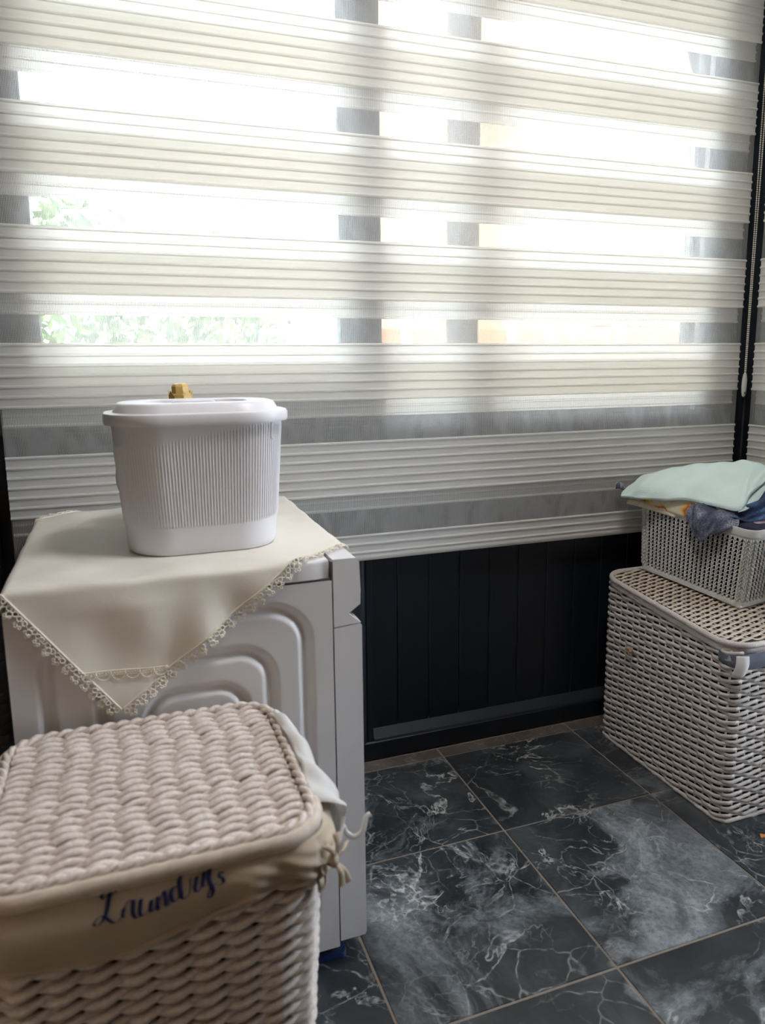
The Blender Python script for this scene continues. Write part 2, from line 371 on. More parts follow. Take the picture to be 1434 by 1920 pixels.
# far wall: anthracite panelling under the window
wf = MB().box(XL-.1, XR+.1, 2.085, 2.14, 0, 1.05).box(XL-.1, XR+.1, 2.085, 2.16, 2.44, ZC).box(XL-.1, -.30, 2.085, 2.14, 1.05, 2.44).build('wall_far', MT['panel'])
tag(wf, 'dark anthracite panelled wall under the wide window', 'wall', kind='structure')
MB().box(XL, XR, 2.046, 2.086, 0, .062, .004).build('bottom_rail', MT['panel'], wf)
mb = MB(); mb.add([(x, y, z) for x in (.674, 1.99) for y, z in ((2.048, .062), (2.050, .068), (2.078, .103), (2.086, .103), (2.086, .062))],
       [(0, 1, 2, 3, 4), (9, 8, 7, 6, 5)]+[(i, 5+i, 5+(i+1) % 5, (i+1) % 5) for i in range(5)]); mb.build('sloped_moulding', MT['panel_lt'], wf)
mb = MB(); a = np.linspace(math.pi, 2*math.pi, 13)
mb.loft([[(.636+.017*math.cos(t), 2.062+.016*math.sin(t), z) for t in a] for z in (.03, 1.0)]); mb.build('vertical_moulding', MT['panel_lt'], wf, auto=50)
MB().box(.55, .62, 2.046, 2.086, .062, 1.04, .004).build('stile', MT['panel'], wf)
MB().box(.653, .674, 2.056, 2.086, .03, 1.04, .003).build('stile', MT['panel'], wf)
for k in range(13):
    x0 = .674+.105*k if k else .674; x0 = .655+.105*k; x1 = x0+.105
    x0 = max(x0, .674); x1 = min(x1, 2.0)
    if x1 > x0+.01: MB().box(x0+.0012, x1-.0012, 2.071, 2.086, .07, 1.05, .0012).build('plank', MT['panel'], wf)
for k in range(9):
    x0 = -.45+.111*k; MB().box(x0+.0012, x0+.1098, 2.071, 2.086, .07, 1.05, .0012).build('plank', MT['panel'], wf)
# far window
w1 = empty('window_1', (0, 2.1, 1.05)); tag(w1, 'wide anthracite framed window behind the blind', 'window', kind='structure')
def wbox(nm, mat, x0, x1, y0, y1, z0, z1, b=.003):
    o = MB().box(x0, x1, y0-2.1, y1-2.1, z0-1.05, z1-1.05, b).build(nm, mat, w1); return o
wbox('jamb', MT['frame'], -.30, -.171, 2.08, 2.15, 1.05, 2.44)
wbox('centre_post', MT['frame'], .632, .721, 2.075, 2.16, 1.05, 2.44)
wbox('sash_stile', MT['frame'], .606, .632, 2.10, 2.15, 1.05, 2.44)
wbox('mullion', MT['mull'], .955, 1.065, 2.15, 2.21, 1.05, 2.44)
wbox('sash_stile', MT['frame'], 1.835, 1.86, 2.10, 2.15, 1.05, 2.44)
wbox('bead_strip', MT['white'], 1.858, 1.868, 2.085, 2.10, 1.05, 2.44, .001)
wbox('jamb', MT['frame'], 1.868, 2.06, 2.08, 2.16, 1.05, 2.44)
wbox('bottom_rail', MT['frame'], -.171, .61, 2.09, 2.15, 1.05, 1.185)
wbox('bottom_rail', MT['frame'], .721, 1.83, 2.09, 2.15, 1.05, 1.075)
wbox('head_rail', MT['frame'], -.30, 2.06, 2.09, 2.15, 2.40, 2.44)
for x0, x1, z0 in ((-.175, .61, 1.18), (.72, 1.83, 1.07)): wbox('pane', MT['glass'], x0, x1, 2.118, 2.124, z0, 2.405, 0)
# right wall: a window under the second blind, then an uncovered glazed door
wr = MB().box(XR, XR+.08, 1.36, 2.0, 0, 1.05).box(XR, XR+.08, YN, 2.0, 2.44, ZC).box(XR, XR+.08, YN, .66, 0, 2.44).build('wall_right', MT['panel']); tag(wr, 'dark anthracite right wall under a window', 'wall', kind='structure')
MB().box(XR-.014, XR, 1.36, 2.0, .0, .062, .004).build('bottom_rail', MT['panel'], wr)
for k in range(6):
    y0 = 1.36+.106*k; MB().box(XR-.010, XR, y0+.0008, y0+.1052, .07, 1.05, .003).build('plank', MT['panel'], wr)
w2 = empty('window_2', (XR, 1.6, 1.05)); tag(w2, 'window in the right wall behind the second blind', 'window', kind='structure')
def w2box(nm, mat, y0, y1, x0, x1, z0, z1, b=.003): return MB().box(x0-XR, x1-XR, y0-1.6, y1-1.6, z0-1.05, z1-1.05, b).build(nm, mat, w2)
for y0, y1 in ((1.86, 2.0), (1.36, 1.42)): w2box('post', MT['frame'], y0, y1, XR-.005, XR+.07, 1.05, 2.44)
w2box('bottom_rail', MT['frame'], 1.42, 1.86, XR, XR+.06, 1.05, 1.12); w2box('head_rail', MT['frame'], 1.42, 1.86, XR, XR+.06, 2.40, 2.44)
w2box('pane', MT['glass'], 1.41, 1.87, XR+.03, XR+.036, 1.11, 2.41, 0)
d1 = empty('door_1', (XR, .99, 0)); tag(d1, 'glazed door in the right wall', 'door', kind='structure')
def dbox(nm, mat, y0, y1, x0, x1, z0, z1, b=.003): return MB().box(x0-XR, x1-XR, y0-.99, y1-.99, z0, z1, b).build(nm, mat, d1)
for y0, y1 in ((1.27, 1.36), (.66, .72)): dbox('stile', MT['frame'], y0, y1, XR, XR+.07, 0, 2.44)
dbox('rail', MT['frame'], .72, 1.27, XR, XR+.06, 0, .10); dbox('rail', MT['frame'], .72, 1.27, XR, XR+.06, 2.38, 2.44)
dbox('pane', MT['glass'], .715, 1.275, XR+.03, XR+.036, .09, 2.39, 0)
# corner posts
tag(MB().box(2.0, 2.16, 2.0, 2.16, 0, ZC, .004).box(2.035, 2.06, 1.992, 2.0, .05, ZC, .002).build('trim_1', MT['panel']), 'dark corner post between the two blinds', 'post', kind='structure')
tag(MB().box(XL, -.30, 2.03, 2.14, 0, ZC, .004).build('trim_2', MT['panel']), 'dark corner post left of the wide blind', 'post', kind='structure')

# ------------------------------------------------------------------ zebra blinds
PIT = .0247; RH = .0085
def band_mesh(width, nridge, name):
    prof = []
    for k in range(nridge):
        z = -k*PIT
        for t in np.linspace(0, 1, 7):
            prof.append((-.0010-.0034*math.sin(math.pi*t)**.8, z-RH*t))
        if k < nridge-1:      # the ridge is a sewn fold: the cloth doubles back behind its lower lip
            prof += [(-.0004, z-RH+.0006), (-.0004, z-RH+.0034), (0, z-RH+.0036), (0, z-RH), (0, z-PIT+.0002)]
    mb = MB(); xs = np.linspace(0, width, 2)
    P = np.array([[(x, y, z) for y, z in prof] for x in xs])
    mb.grid(P); me = mb.mesh(name, MT['pleat'], True); me.set_sharp_from_angle(angle=math.radians(50)); return me
def make_blind(name, loc, rotz, width, label, bottom, chain):
    root = empty(name, loc, (0, 0, rotz)); tag(root, label, 'blind', 'zebra blinds on the two windows')
    per = .2706; top0 = .733; H7 = 6*PIT+RH; ztop = 2.43
    full = band_mesh(width, 7, 'pleated_band')
    for layer, (dy, off, sm) in enumerate(((0, 0, 'sheer_f'), (.022, .047, 'sheer_b'))):
        zs = []
        for k in range(0, 7):
            zt = top0+per*k-off
            if k == 0:
                nr = 3 if layer == 0 else 2
                me = band_mesh(width, nr, 'pleated_band'); hgt = (nr-1)*PIT+RH
            else: me = full; hgt = H7
            if zt > ztop: break
            link('pleated_band', me, root, (0, dy, zt)); zs.append((zt, zt-hgt))
        for k in range(len(zs)):
            z0 = zs[k][0]; z1 = zs[k+1][1] if k+1 < len(zs) else ztop
            if z1 > z0: MB().grid([[(0, dy, z0), (0, dy, z1)], [(width, dy, z0), (width, dy, z1)]]).build('sheer_band', MT[sm], root)
    zb = top0-2*PIT-RH
    mb = MB(); a = np.linspace(0, 2*math.pi, 16, endpoint=False)
    mb.loft([[(x, .011+.0135*math.cos(t), zb-.010+.013*math.sin(t)) for t in a] for x in (-.002, width+.002)]); mb.build('bottom_bar', MT['pleat'], root, auto=40)
    mb = MB(); mb.loft([[(x, .012+.04*math.cos(t), 2.455+.04*math.sin(t)) for t in a] for x in (.05 if not chain else -.01, width+.01)]); mb.build('headrail', MT['white'], root, auto=40)
    if chain:
        x = width+.006; mb = MB(); n = 8
        for dx in (-.0055, .0055):
            for i in range(185):
                z = 1.175+i*.0068; xx = x+dx*min(1, .35+i*.006); 
                th = np.arange(6)*math.pi/3
                L = [[(xx+.0024*math.sin(p)*math.cos(t), -.024+.0024*math.sin(p)*math.sin(t), z+.0029*math.cos(p)) for t in th] for p in (.35, 1.1, 2.0, 2.8)]
                mb.loft(L)
        mb.build('bead_chain', MT['bead'], root, True)
        mb = MB(); ph = np.linspace(.05, math.pi-.05, 14); th = np.arange(14)*2*math.pi/14
        mb.loft([[(x+.0105*math.sin(p)**.6*math.cos(t), -.024+.006*math.sin(p)**.6*math.sin(t), 1.135+.04*math.cos(p)) for t in th] for p in ph]); o = mb.build('chain_weight', MT['clear'], root, True)
        MB().box(x-.005, x+.005, -.0315, -.0295, 1.105, 1.112, .0008).build('weight_slot', MT['hose'], root)
    return root
make_blind('zebra_blind', (-.266, 2.01, 0), 0, 2.240, 'wide white zebra blind with pleated bands hanging behind the washing machine', .65, True)
make_blind('zebra_blind', (2.0, 1.972, 0), -math.pi/2, .612, 'second white zebra blind on the right wall beyond the dark corner post', .65, False)

# ------------------------------------------------------------------ washing machine
X0, X1, Y0, Y1, ZB, ZT = -.200, .405, 1.308, 1.972, .05, .865
wm = empty('washing_machine', (.1, 1.64, 0)); tag(wm, 'white front-loading washing machine seen from its embossed side panel', 'washing machine')
wm_off = np.array([.1, 1.64, 0.])
def wmb(mb, nm, mat, parent=wm, **k):
    for v in mb.v: v -= wm_off
    return mb.build(nm, mat, parent, **k)
nx, nz = 260, 300; xs = np.linspace(X0, .350, nx); zs = np.linspace(ZB, .826, nz); XX, ZZ = np.meshgrid(xs, zs, indexing='ij')
def sdrr(cx_, cz_, hw, hh, r):
    qx = np.abs(XX-cx_)-(hw-r); qz = np.abs(ZZ-cz_)-(hh-r)
    return np.hypot(np.maximum(qx, 0), np.maximum(qz, 0))+np.minimum(np.maximum(qx, qz), 0)-r
def groove(d, w_, dep):
    t = np.clip(np.abs(d)/(w_/2), 0, 1); return dep*(.5+.5*np.cos(math.pi*t))
dep = groove(sdrr(.076, .437, .222, .345, .07), .034, .010)+groove(sdrr(.085, .437, .145, .272, .06), .036, .010)
dd_ = sdrr(.097, .437, .084, .212, .05); dep += groove(dd_, .030, .009)
P = np.stack([XX, Y0+dep, ZZ], -1)
# fold the sheet's borders back so the panel has an edge
mb = MB(); mb.grid(P); wmb(mb, 'side_panel', MT['enamel'], auto=60)
wmb(MB().box(X0, .353, Y0+.012, Y1, ZB, .828, .004), 'cabinet', MT['enamel'])
wmb(MB().box(X0, .3475, Y0+.003, Y1, .826, .8305), 'seam', MT['enamel_d']); wmb(MB().box(.3495, .3525, Y0+.003, Y0+.03, ZB, ZT-.004), 'seam', MT['enamel_d'])
top = MB(); P2, N2, S2, _ = rrect(.3475-X0, Y1-Y0, .012, 80); ctr = np.array([(X0+.3475)/2, (Y0+Y1)/2])
top.loft([np.c_[P2*sc+ctr, np.full(80, z)] for sc, z in ((1, .8305), (1, ZT-.006), (.997, ZT-.002), (.99, ZT))]); wmb(top, 'top_cover', MT['enamel'], auto=40)
# front fascia: profile in x-z with the drawer notch, run along y
up_ = [(.3525, .733), (.406, .737), (.3815, .757), (.405, .774), (.406, .80), (.404, ZT-.008), (.398, ZT-.001), (.39, ZT), (.3525, ZT)]
wmb(MB().prism_y(up_, Y0, Y1), 'control_fascia', MT['plastic_w'], auto=30)
lo_ = [(.3525, ZB+.012), (.4045, ZB+.012), (.4075, ZB+.018), (.4075, .731), (.404, .7345), (.3525, .7305)]
wmb(MB().prism_y(lo_, Y0, Y1), 'front_panel', MT['plastic_w'], auto=30)
wmb(MB().prism_y([(.386, .757), (.4035, .772), (.4035, .742)], Y0+.02, Y1-.02), 'notch_window', MT['black'])
wmb(MB().prism_y([(.404, .812), (.408, .806), (.4135, .796), (.4115, .794), (.404, .802)], 1.40, 1.56), 'drawer_lip', MT['plastic_w'])
mb = MB(); th = np.linspace(0, 2*math.pi, 40, endpoint=False)
mb.loft([[(x, 1.64+r*math.cos(t), .42+r*math.sin(t)) for t in th] for x, r in ((.407, .20), (.421, .198), (.423, .18), (.423, .14), (.414, .12))], True, True); dr = wmb(mb, 'porthole_door', MT['plastic_w'], auto=40)
mb = MB(); mb.loft([[(x, 1.64+r*math.cos(t), .42+r*math.sin(t)) for t in th] for x, r in ((.415, .125), (.426, .10), (.430, .05))]); wmb(mb, 'door_glass', MT['hose'], wm, auto=40)
for fx in (-.14, .34):
    for fy in (1.365, 1.91):
        mb = MB(); t16 = np.linspace(0, 2*math.pi, 16, endpoint=False)
        mb.loft([[(fx+r*math.cos(t), fy+r*math.sin(t), z) for t in t16] for z, r in ((.012, .024), (.022, .024), (.024, .012), (ZB+.01, .012))]); wmb(mb, 'foot', MT['black'], auto=40)
pd = MB(); P4, _, _, _ = rrect(.075, .05, .012, 40)
pd.loft([np.c_[P4*sc+(.335, 1.357), np.full(40, z)] for sc, z in ((1, 0.0005), (1, .008), (.95, .0115))]); tag(pd.build('rubber_pad', MT['blue'], auto=40), 'blue rubber pad under the near front foot of the washing machine', 'pad')
# hose at the back of the machine
t = np.linspace(0, 1, 70)
pts = np.c_[-.250-.008*np.sin(t*3), 1.47+.05*np.sin(t*2.2), .045+.72*t]
mb = MB(); mb.rod(pts, .026+.0*t, 12); ho = mb.build('drain_hose', MT['hose'], None, True); tag(ho, 'grey hose rising at the left edge of the washing machine', 'hose')
mb = MB()
for i in range(0, 68, 2): mb.rod(pts[i:i+2]+[0, 0, 0], .0285, 12)
mb.build('rib', MT['hose'], ho, auto=40)

# ------------------------------------------------------------------ tablecloth
TIP = np.array([-.03, 1.083]); TU = np.array([.80, .60]); TV = np.array([-.60, .80]); LU, LV = .875, .756; FR = .010
ztab = ZT+.0022
def drape(uv):
    """flat cloth coordinates (world x-y before folding) to the draped position"""
    uv = np.asarray(uv, float); x, y = uv[..., 0].copy(), uv[..., 1].copy()
    xl, xr, yf, yb = X0-.001, X1+.001, Y0-.002, Y1+.002
    ox = np.where(x > xr-FR, x-(xr-FR), np.where(x < xl+FR, (xl+FR)-x, 0)); sx = np.where(x > 0, 1, -1)
    oy = np.where(y < yf+FR, (yf+FR)-y, np.where(y > yb-FR, y-(yb-FR), 0)); sy = np.where(y < 1.6, -1, 1)
    def fold(o):
        a = np.clip(o/FR, 0, math.pi/2); rest = np.maximum(o-FR*math.pi/2, 0)
        return FR*np.sin(a), FR*(1-np.cos(a))+rest
    fx, dx = fold(ox); fy, dy = fold(oy)
    bx = np.where(x > xr-FR, xr-FR, np.where(x < xl+FR, xl+FR, x)); by = np.where(y < yf+FR, yf+FR, np.where(y > yb-FR, yb-FR, y))
    z = ztab-np.maximum(dx, dy)-.3*np.minimum(dx, dy)
    X, Y = bx+sx*fx, by+sy*fy
    # soft ripples, growing away from the fold and on loose areas of the top
    hang = np.clip(oy/.05, 0, 1)*(sy < 0)
    Y = Y-hang*(.0055+.0055*np.sin(x*58+1.2)*np.clip((oy-.01)/.10, 0, 1)*np.clip((x+.05)*6, .25, 1)+.003*np.sin(x*23+y*31))
    Y = Y+np.clip(oy/.05, 0, 1)*(sy > 0)*.004
    X = X+np.clip(ox/.05, 0, 1)*sx*(.004+.003*np.sin(y*41))
    flat = (1-np.clip(ox/.02, 0, 1))*(1-np.clip(oy/.02, 0, 1))
    far = np.clip((np.hypot((x-.143)/.20, (y-1.53)/.14)-1.)*2.5, 0, 1)
    z = z+flat*far*np.maximum(0, .0022*np.sin(x*37+y*13)+.0020*np.sin(y*49-x*21)+.0012)
    return np.stack([X, Y, z], -1)
def uvp(a, b): return TIP+np.asarray(a)[..., None]*TU+np.asarray(b)[..., None]*TV
tc = empty('tablecloth', (.1, 1.64, ZT)); tag(tc, 'cream tablecloth with lace edging hanging in a point over the washing machine', 'tablecloth')
tco = np.array([.1, 1.64, ZT])
def tcb(mb, nm, mat, **k):
    for v in mb.v: v -= tco
    return mb.build(nm, mat, tc, **k)
A, B = np.meshgrid(np.linspace(0, LU, 190), np.linspace(0, LV, 165), indexing='ij')
mb = MB(); P = drape(uvp(A, B)); mb.grid(P); tcb(mb, 'cloth', MT['cloth'], smooth=True)
hem = MB(); lace = MB()
def hemline(fn, L, nrm):
    n = int(L/.006); tt = np.linspace(0, L, n); p0 = drape(fn(tt, 0.)); n1 = np.zeros_like(p0); 
    hem.rod(p0, .0019, 6)
    nT = int(L/.0215)
    for i in range(nT):
        t0 = (i+.5)*L/nT; j = rng.uniform(-.001, .001)
        for dc, dr, r in ((-.0062, .0065, .0042), (.0062, .0065, .0042), (0, .0125+j, .0050), (0, .0055, .0036), (-.0045, .0165+j, .0024), (.0045, .0165+j, .0024), (0, .0195+j, .0024)):
            a = np.linspace(0, 2*math.pi, 9, endpoint=False)
            q = drape(fn(t0+dc+r*np.cos(a), dr+r*np.sin(a)))
            q = q+rng.normal(0, .0007, 3); q[:, 1] -= .0008*(q[:, 2] < ZT-.02); q[:, 2] += .0012*(q[:, 2] > ZT-.004)
            lace.rod(q, .00115, 5, True)
    for k in range(n//1):
        pass
hemline(lambda t_, o: uvp(t_, -np.asarray(o)+0*t_), LU, None)                       # right-front hem
hemline(lambda t_, o: uvp(-np.asarray(o)+0*t_, t_), LV, None)                       # left-front hem
hemline(lambda t_, o: uvp(t_, LV+np.asarray(o)+0*t_), LU, None)
hemline(lambda t_, o: uvp(LU+np.asarray(o)+0*t_, t_), LV, None)
tcb(hem, 'hem', MT['lace'], smooth=True); tcb(lace, 'lace_edging', MT['lace'], smooth=True)
# lace insert across the point
ins = MB(); z_in = .716; xa, xb = -.090, .050; nsc = 6
tt = np.linspace(xa, xb, 40)
def onface(x, z): 
    y = Y0-.002+FR-(ztab-z+FR*(math.pi/2-1)); return drape(np.stack([x, y+0*x], -1))+[0, -.0022, 0]
ins.rod(onface(tt, z_in-.01*(tt-xa)/(xb-xa)+0*tt), .0010, 6)
for i in range(nsc):
    a = np.linspace(math.pi, 2*math.pi, 12); cx_ = xa+(i+.5)*(xb-xa)/nsc; rr = (xb-xa)/nsc/2
    ins.rod(onface(cx_+rr*np.cos(a), z_in-.002-.01*(cx_-xa)/(xb-xa)+rr*1.15*np.sin(a)), .0009, 5)
    for q in range(4):
        a2 = np.linspace(0, 2*math.pi, 8, endpoint=False); ins.rod(onface(cx_-rr*.6+q*rr*.4+.002*np.cos(a2), z_in-.0055-.01*(cx_-xa)/(xb-xa)+.0025*np.sin(a2)), .0007, 5, True)
tcb(ins, 'lace_insert', MT['lace'], smooth=True)

# ------------------------------------------------------------------ storage tub and jug on the cloth
TZ = ztab+.0015
tb = empty('storage_tub', (.143, 1.53, TZ)); tag(tb, 'white ribbed plastic storage tub with lid standing on the tablecloth', 'tub')
n = 1560; HB = .262
def stadium(w_, d_, n_): return rrect(w_, d_, min(w_, d_)*.42, n_)
loops = []
P0, N0, S0, tot = stadium(.288, .196, n); nr = 156
for k, z in enumerate(np.r_[0, .004, .012, .03, .052, .054, .057, .060, .10, .15, .195, np.linspace(.203, .252, 13), HB]):
    f = z/HB; sc = .965 if z == 0 else (.985 if z < .01 else 1.)
    W, D = .288+.036*f, .196+.022*f
    q = P0*np.array([W/.288, D/.196])*sc
    rib = np.clip((z-.054)/.004, 0, 1)*np.clip((.225+.02*np.clip(P0[:, 0]/.1, -1, 1)-z)/.005, 0, 1)
    wv = np.maximum(0, np.sin(2*math.pi*nr*S0/tot))**.8*.0018
    loops.append(np.c_[q+N0*(wv*rib)[:, None], np.full(n, z)])
mb = MB(); mb.loft(loops, True, True); mb.build('body', MT['tub'], tb, auto=45)
m_ = 160; Pq, Nq, _, _ = stadium(1, .62, m_)
def ring(w_, d_, z): 
    p, _, _, _ = rrect(w_, d_, d_*.42, m_); return np.c_[p, np.full(m_, z)]
lid = MB(); lid.loft([ring(.336, .228, .246), ring(.345, .237, .246), ring(.348, .240, .250), ring(.348, .240, .262), ring(.344, .236, .2665), ring(.318, .212, .267), ring(.312, .206, .268), ring(.298, .192, .281), ring(.292, .186, .284), ring(.284, .180, .285),
    ring(.205, .112, .285), ring(.199, .106, .2835), ring(.193, .100, .275)], True, True)
lo = lid.build('lid', MT['tub'], tb, auto=35)
hb = MB(); P5, _, _, _ = rrect(.082, .026, .009, 48)
hb.loft([np.c_[P5*sc+(-.005, 0), np.full(48, z)] for sc, z in ((1, .274), (1, .2835), (.93, .2855))]); hb.build('lid_grip', MT['tub'], lo, auto=40)
for sx_, ang in ((-1, 0), (1, 0)):
    mb = MB(); mb.box(sx_*.130-.0035, sx_*.130+.0035, -.0875, -.070, .212, .248, .0015); mb.build('lid_clip', MT['tub'], tb)
# jug behind the tub
jg = empty('detergent_jug', (.105, 1.735, TZ)); tag(jg, 'white jug with faceted golden cap standing behind the storage tub', 'jug')
mb = MB(); LQ = []
for z, w_, d_ in ((0, .15, .10), (.006, .16, .11), (.16, .16, .11), (.20, .15, .10), (.225, .11, .08), (.242, .056, .056), (.262, .048, .048)):
    p, _, _, _ = rrect(w_, d_, min(w_, d_)*.45, 64); LQ.append(np.c_[p, np.full(64, z)])
mb.loft(LQ); mb.build('body', MT['plastic_w'], jg, auto=50)
a = np.linspace(-1.4, 1.4, 24); mb = MB(); mb.rod(np.c_[-.068-.046*np.cos(a), 0*a, .11+.06*np.sin(a)], .009, 10); mb.build('handle', MT['plastic_w'], jg, True)
o8 = np.arange(8)*math.pi/4+.2; mb = MB()
mb.loft([[(.024+r*math.cos(t), r*math.sin(t), z) for t in o8] for z, r in ((.255, .026), (.288, .026), (.2905, .024), (.2905, .019), (.306, .019), (.311, .015), (.3135, .007))]); mb.build('cap', MT['gold'], jg)
mb = MB()
for k in range(8):
    t = o8[k]+math.pi/8; mb.add([(.024+.0265*math.cos(t+e), .0265*math.sin(t+e), z) for e, z in ((-.36, .286), (0, .298), (.36, .286))]+[(.024+.0245*math.cos(t+e), .0245*math.sin(t+e), z) for e, z in ((-.36, .286), (0, .296), (.36, .286))], [(0, 1, 2), (5, 4, 3), (0, 3, 4, 1), (1, 4, 5, 2)])
mb.build('collar', MT['gold'], jg)

# ------------------------------------------------------------------ rope hamper (front left)
hw_, hd_, hz = .432, .402, .62; hc = np.array([.006, 1.083])
hm = empty('laundry_hamper', (hc[0], hc[1], 0)); tag(hm, 'beige woven rope laundry hamper with lid and lettered linen liner', 'hamper')
body = empty('body', (0, 0, 0)); body.parent = hm
zt_b = .598; rows = 29; pr = zt_b/rows
for i in range(rows):
    z = pr*(i+.5); f = z/zt_b; W, D = .395+.052*f, .352+.055*f
    W -= .022; D -= .022
    n = 330; p, N, S, tot = rrect(W, D, .05, n); npd = 2*round(tot/.043/2)
    mb = MB(); ph0 = rng.normal(0, .12)
    for k in range(2):
        ph = math.pi*npd*S/tot+k*math.pi+ph0
        q = np.c_[p+N*(.0062*np.cos(ph))[:, None], z+.0036*np.sin(ph)+.0012*wob(np.c_[p*9, np.full(n, z*9)], 20, i % 20)]
        N3 = np.c_[N, np.zeros(n)]; mb.tube(q, N3, np.tile([0, 0, 1.], (n, 1)), .0062+.0005*np.sin(S*70+i), .0058, 7, True)
    o = mb.build('rope_row', MT['rope'], body, True); 
p, N, S, tot = rrect(.36, .335, .045, 60)
MB().loft([np.c_[p*sc, np.full(60, z)] for sc, z in ((.94, .006), (1.0, .3), (1.06, zt_b-.01))]).build('shade_lining', MT['inner'], body, auto=60)  # dark shell: shade in the rope gaps put into its colour
# lid
lid = empty('lid', (0, 0, hz)); lid.parent = hm
nrow = 21; 
for j in range(nrow):
    y = -hd_/2+.022+(hd_-.044)*j/(nrow-1); r = .058
    dy = max(0, abs(y)-(hd_/2-r)); inset = (r-math.sqrt(max(0, r*r-dy*dy))) if dy > 0 else 0
    xh = hw_/2-.017-inset; n = 150; x = np.linspace(-xh, xh, n); mb = MB(); ph0 = rng.normal(0, .15)
    for k in range(2):
        ph = math.pi*(x+1)/.0405+k*math.pi+ph0*1.6+.16*np.sin(y*44+x*9)
        zz = .0060*np.cos(ph)+.0022*wob(np.c_[x, np.full(n, y), 0*x], 28, 3)
        q = np.c_[x, y+.0046*np.sin(ph)+.0010*wob(np.c_[x, np.full(n, y), 0*x], 70, j % 19)*2.2, zz-.004]
        mb.tube(q, np.tile([0, 1., 0], (n, 1)), np.tile([0, 0, 1.], (n, 1)), .0059+.0008*np.sin(x*90+j), .0063, 7)
    mb.build('rope_row', MT['rope'], lid, True)
p, N, S, tot = rrect(hw_-.018, hd_-.018, .058, 420)
mb = MB()
for k in range(2):
    ph = 2*math.pi*34*S/tot+k*math.pi
    mb.tube(np.c_[p+N*(.0035*np.cos(ph))[:, None], .003+.0035*np.sin(ph)], np.c_[N, np.zeros(420)], np.tile([0, 0, 1.], (420, 1)), .0052, .0052, 7, True)
mb.build('braided_edge', MT['rope'], lid, True)
p, N, S, tot = rrect(hw_, hd_, .066, 160); mb = MB()
mb.tube(np.c_[p, np.full(160, -.008)], np.c_[N, np.zeros(160)], np.tile([0, 0, 1.], (160, 1)), .0085, .0115, 12, True); mb.build('piping_rim', MT['rim'], lid, True)
p, N, S, tot = rrect(hw_-.02, hd_-.02, .055, 80); MB().loft([np.c_[p, np.full(80, z)] for z in (-.024, -.014)]).build('lid_board', MT['inner'], lid)  # dark board, painting shade into the gaps of the rope lid
# liner skirt
nS, nZ = 420, 26; p, N, S, tot = rrect(.444, .404, .056, nS)
bot = np.interp(p[:, 0], [-.23, -.165, -.073, 0, .084, .114, .194, .23], [.530, .526, .512, .523, .541, .552, .545, .552])
side = (p[:, 1] > -.19)
bot = np.where(side & (p[:, 0] > .15), .535+.012*np.sin(p[:, 1]*40), bot); bot = np.where(p[:, 1] > .15, .52, bot)
LP = []
for i in range(nZ):
    f = i/(nZ-1); z = .606+(bot-.606)*f
    bulge = .010*math.sin(math.pi*min(1, f*1.1))+.004*f
    fold = (.0035*np.sin(S*52)+.003*np.sin(S*91+1))*f*np.clip((p[:, 0]+.02)*8, .25, 1.3)
    # pulled folds towards the tie at the right front corner
    dg = np.exp(-((p[:, 0]-.20)**2+(p[:, 1]+.2)**2)/.006)*np.sin((p[:, 0]*.6+z*1.2)*260)*.004*f
    puff = np.where(p[:, 0] > .2, .017*np.exp(-((p[:, 1]+.09)/.05)**2)*math.sin(math.pi*f)+.008*np.exp(-((p[:, 1]-.06)/.06)**2), 0)
    LP.append(np.c_[p+N*(bulge+fold+dg+puff)[:, None], z])
lin = MB(); lin.grid(np.array(LP), False, True); li = lin.build('liner', MT['liner'], hm, True)
so = li.modifiers.new('s', 'SOLIDIFY'); so.thickness = .0012
mb = MB(); L2 = LP[-1].copy(); L2[:, :2] += N*.0008; mb.tube(L2, np.c_[N, np.zeros(nS)], np.tile([0, 0, 1.], (nS, 1)), .0013, .0035, 8, True); mb.build('liner_hem', MT['liner'], hm, True)
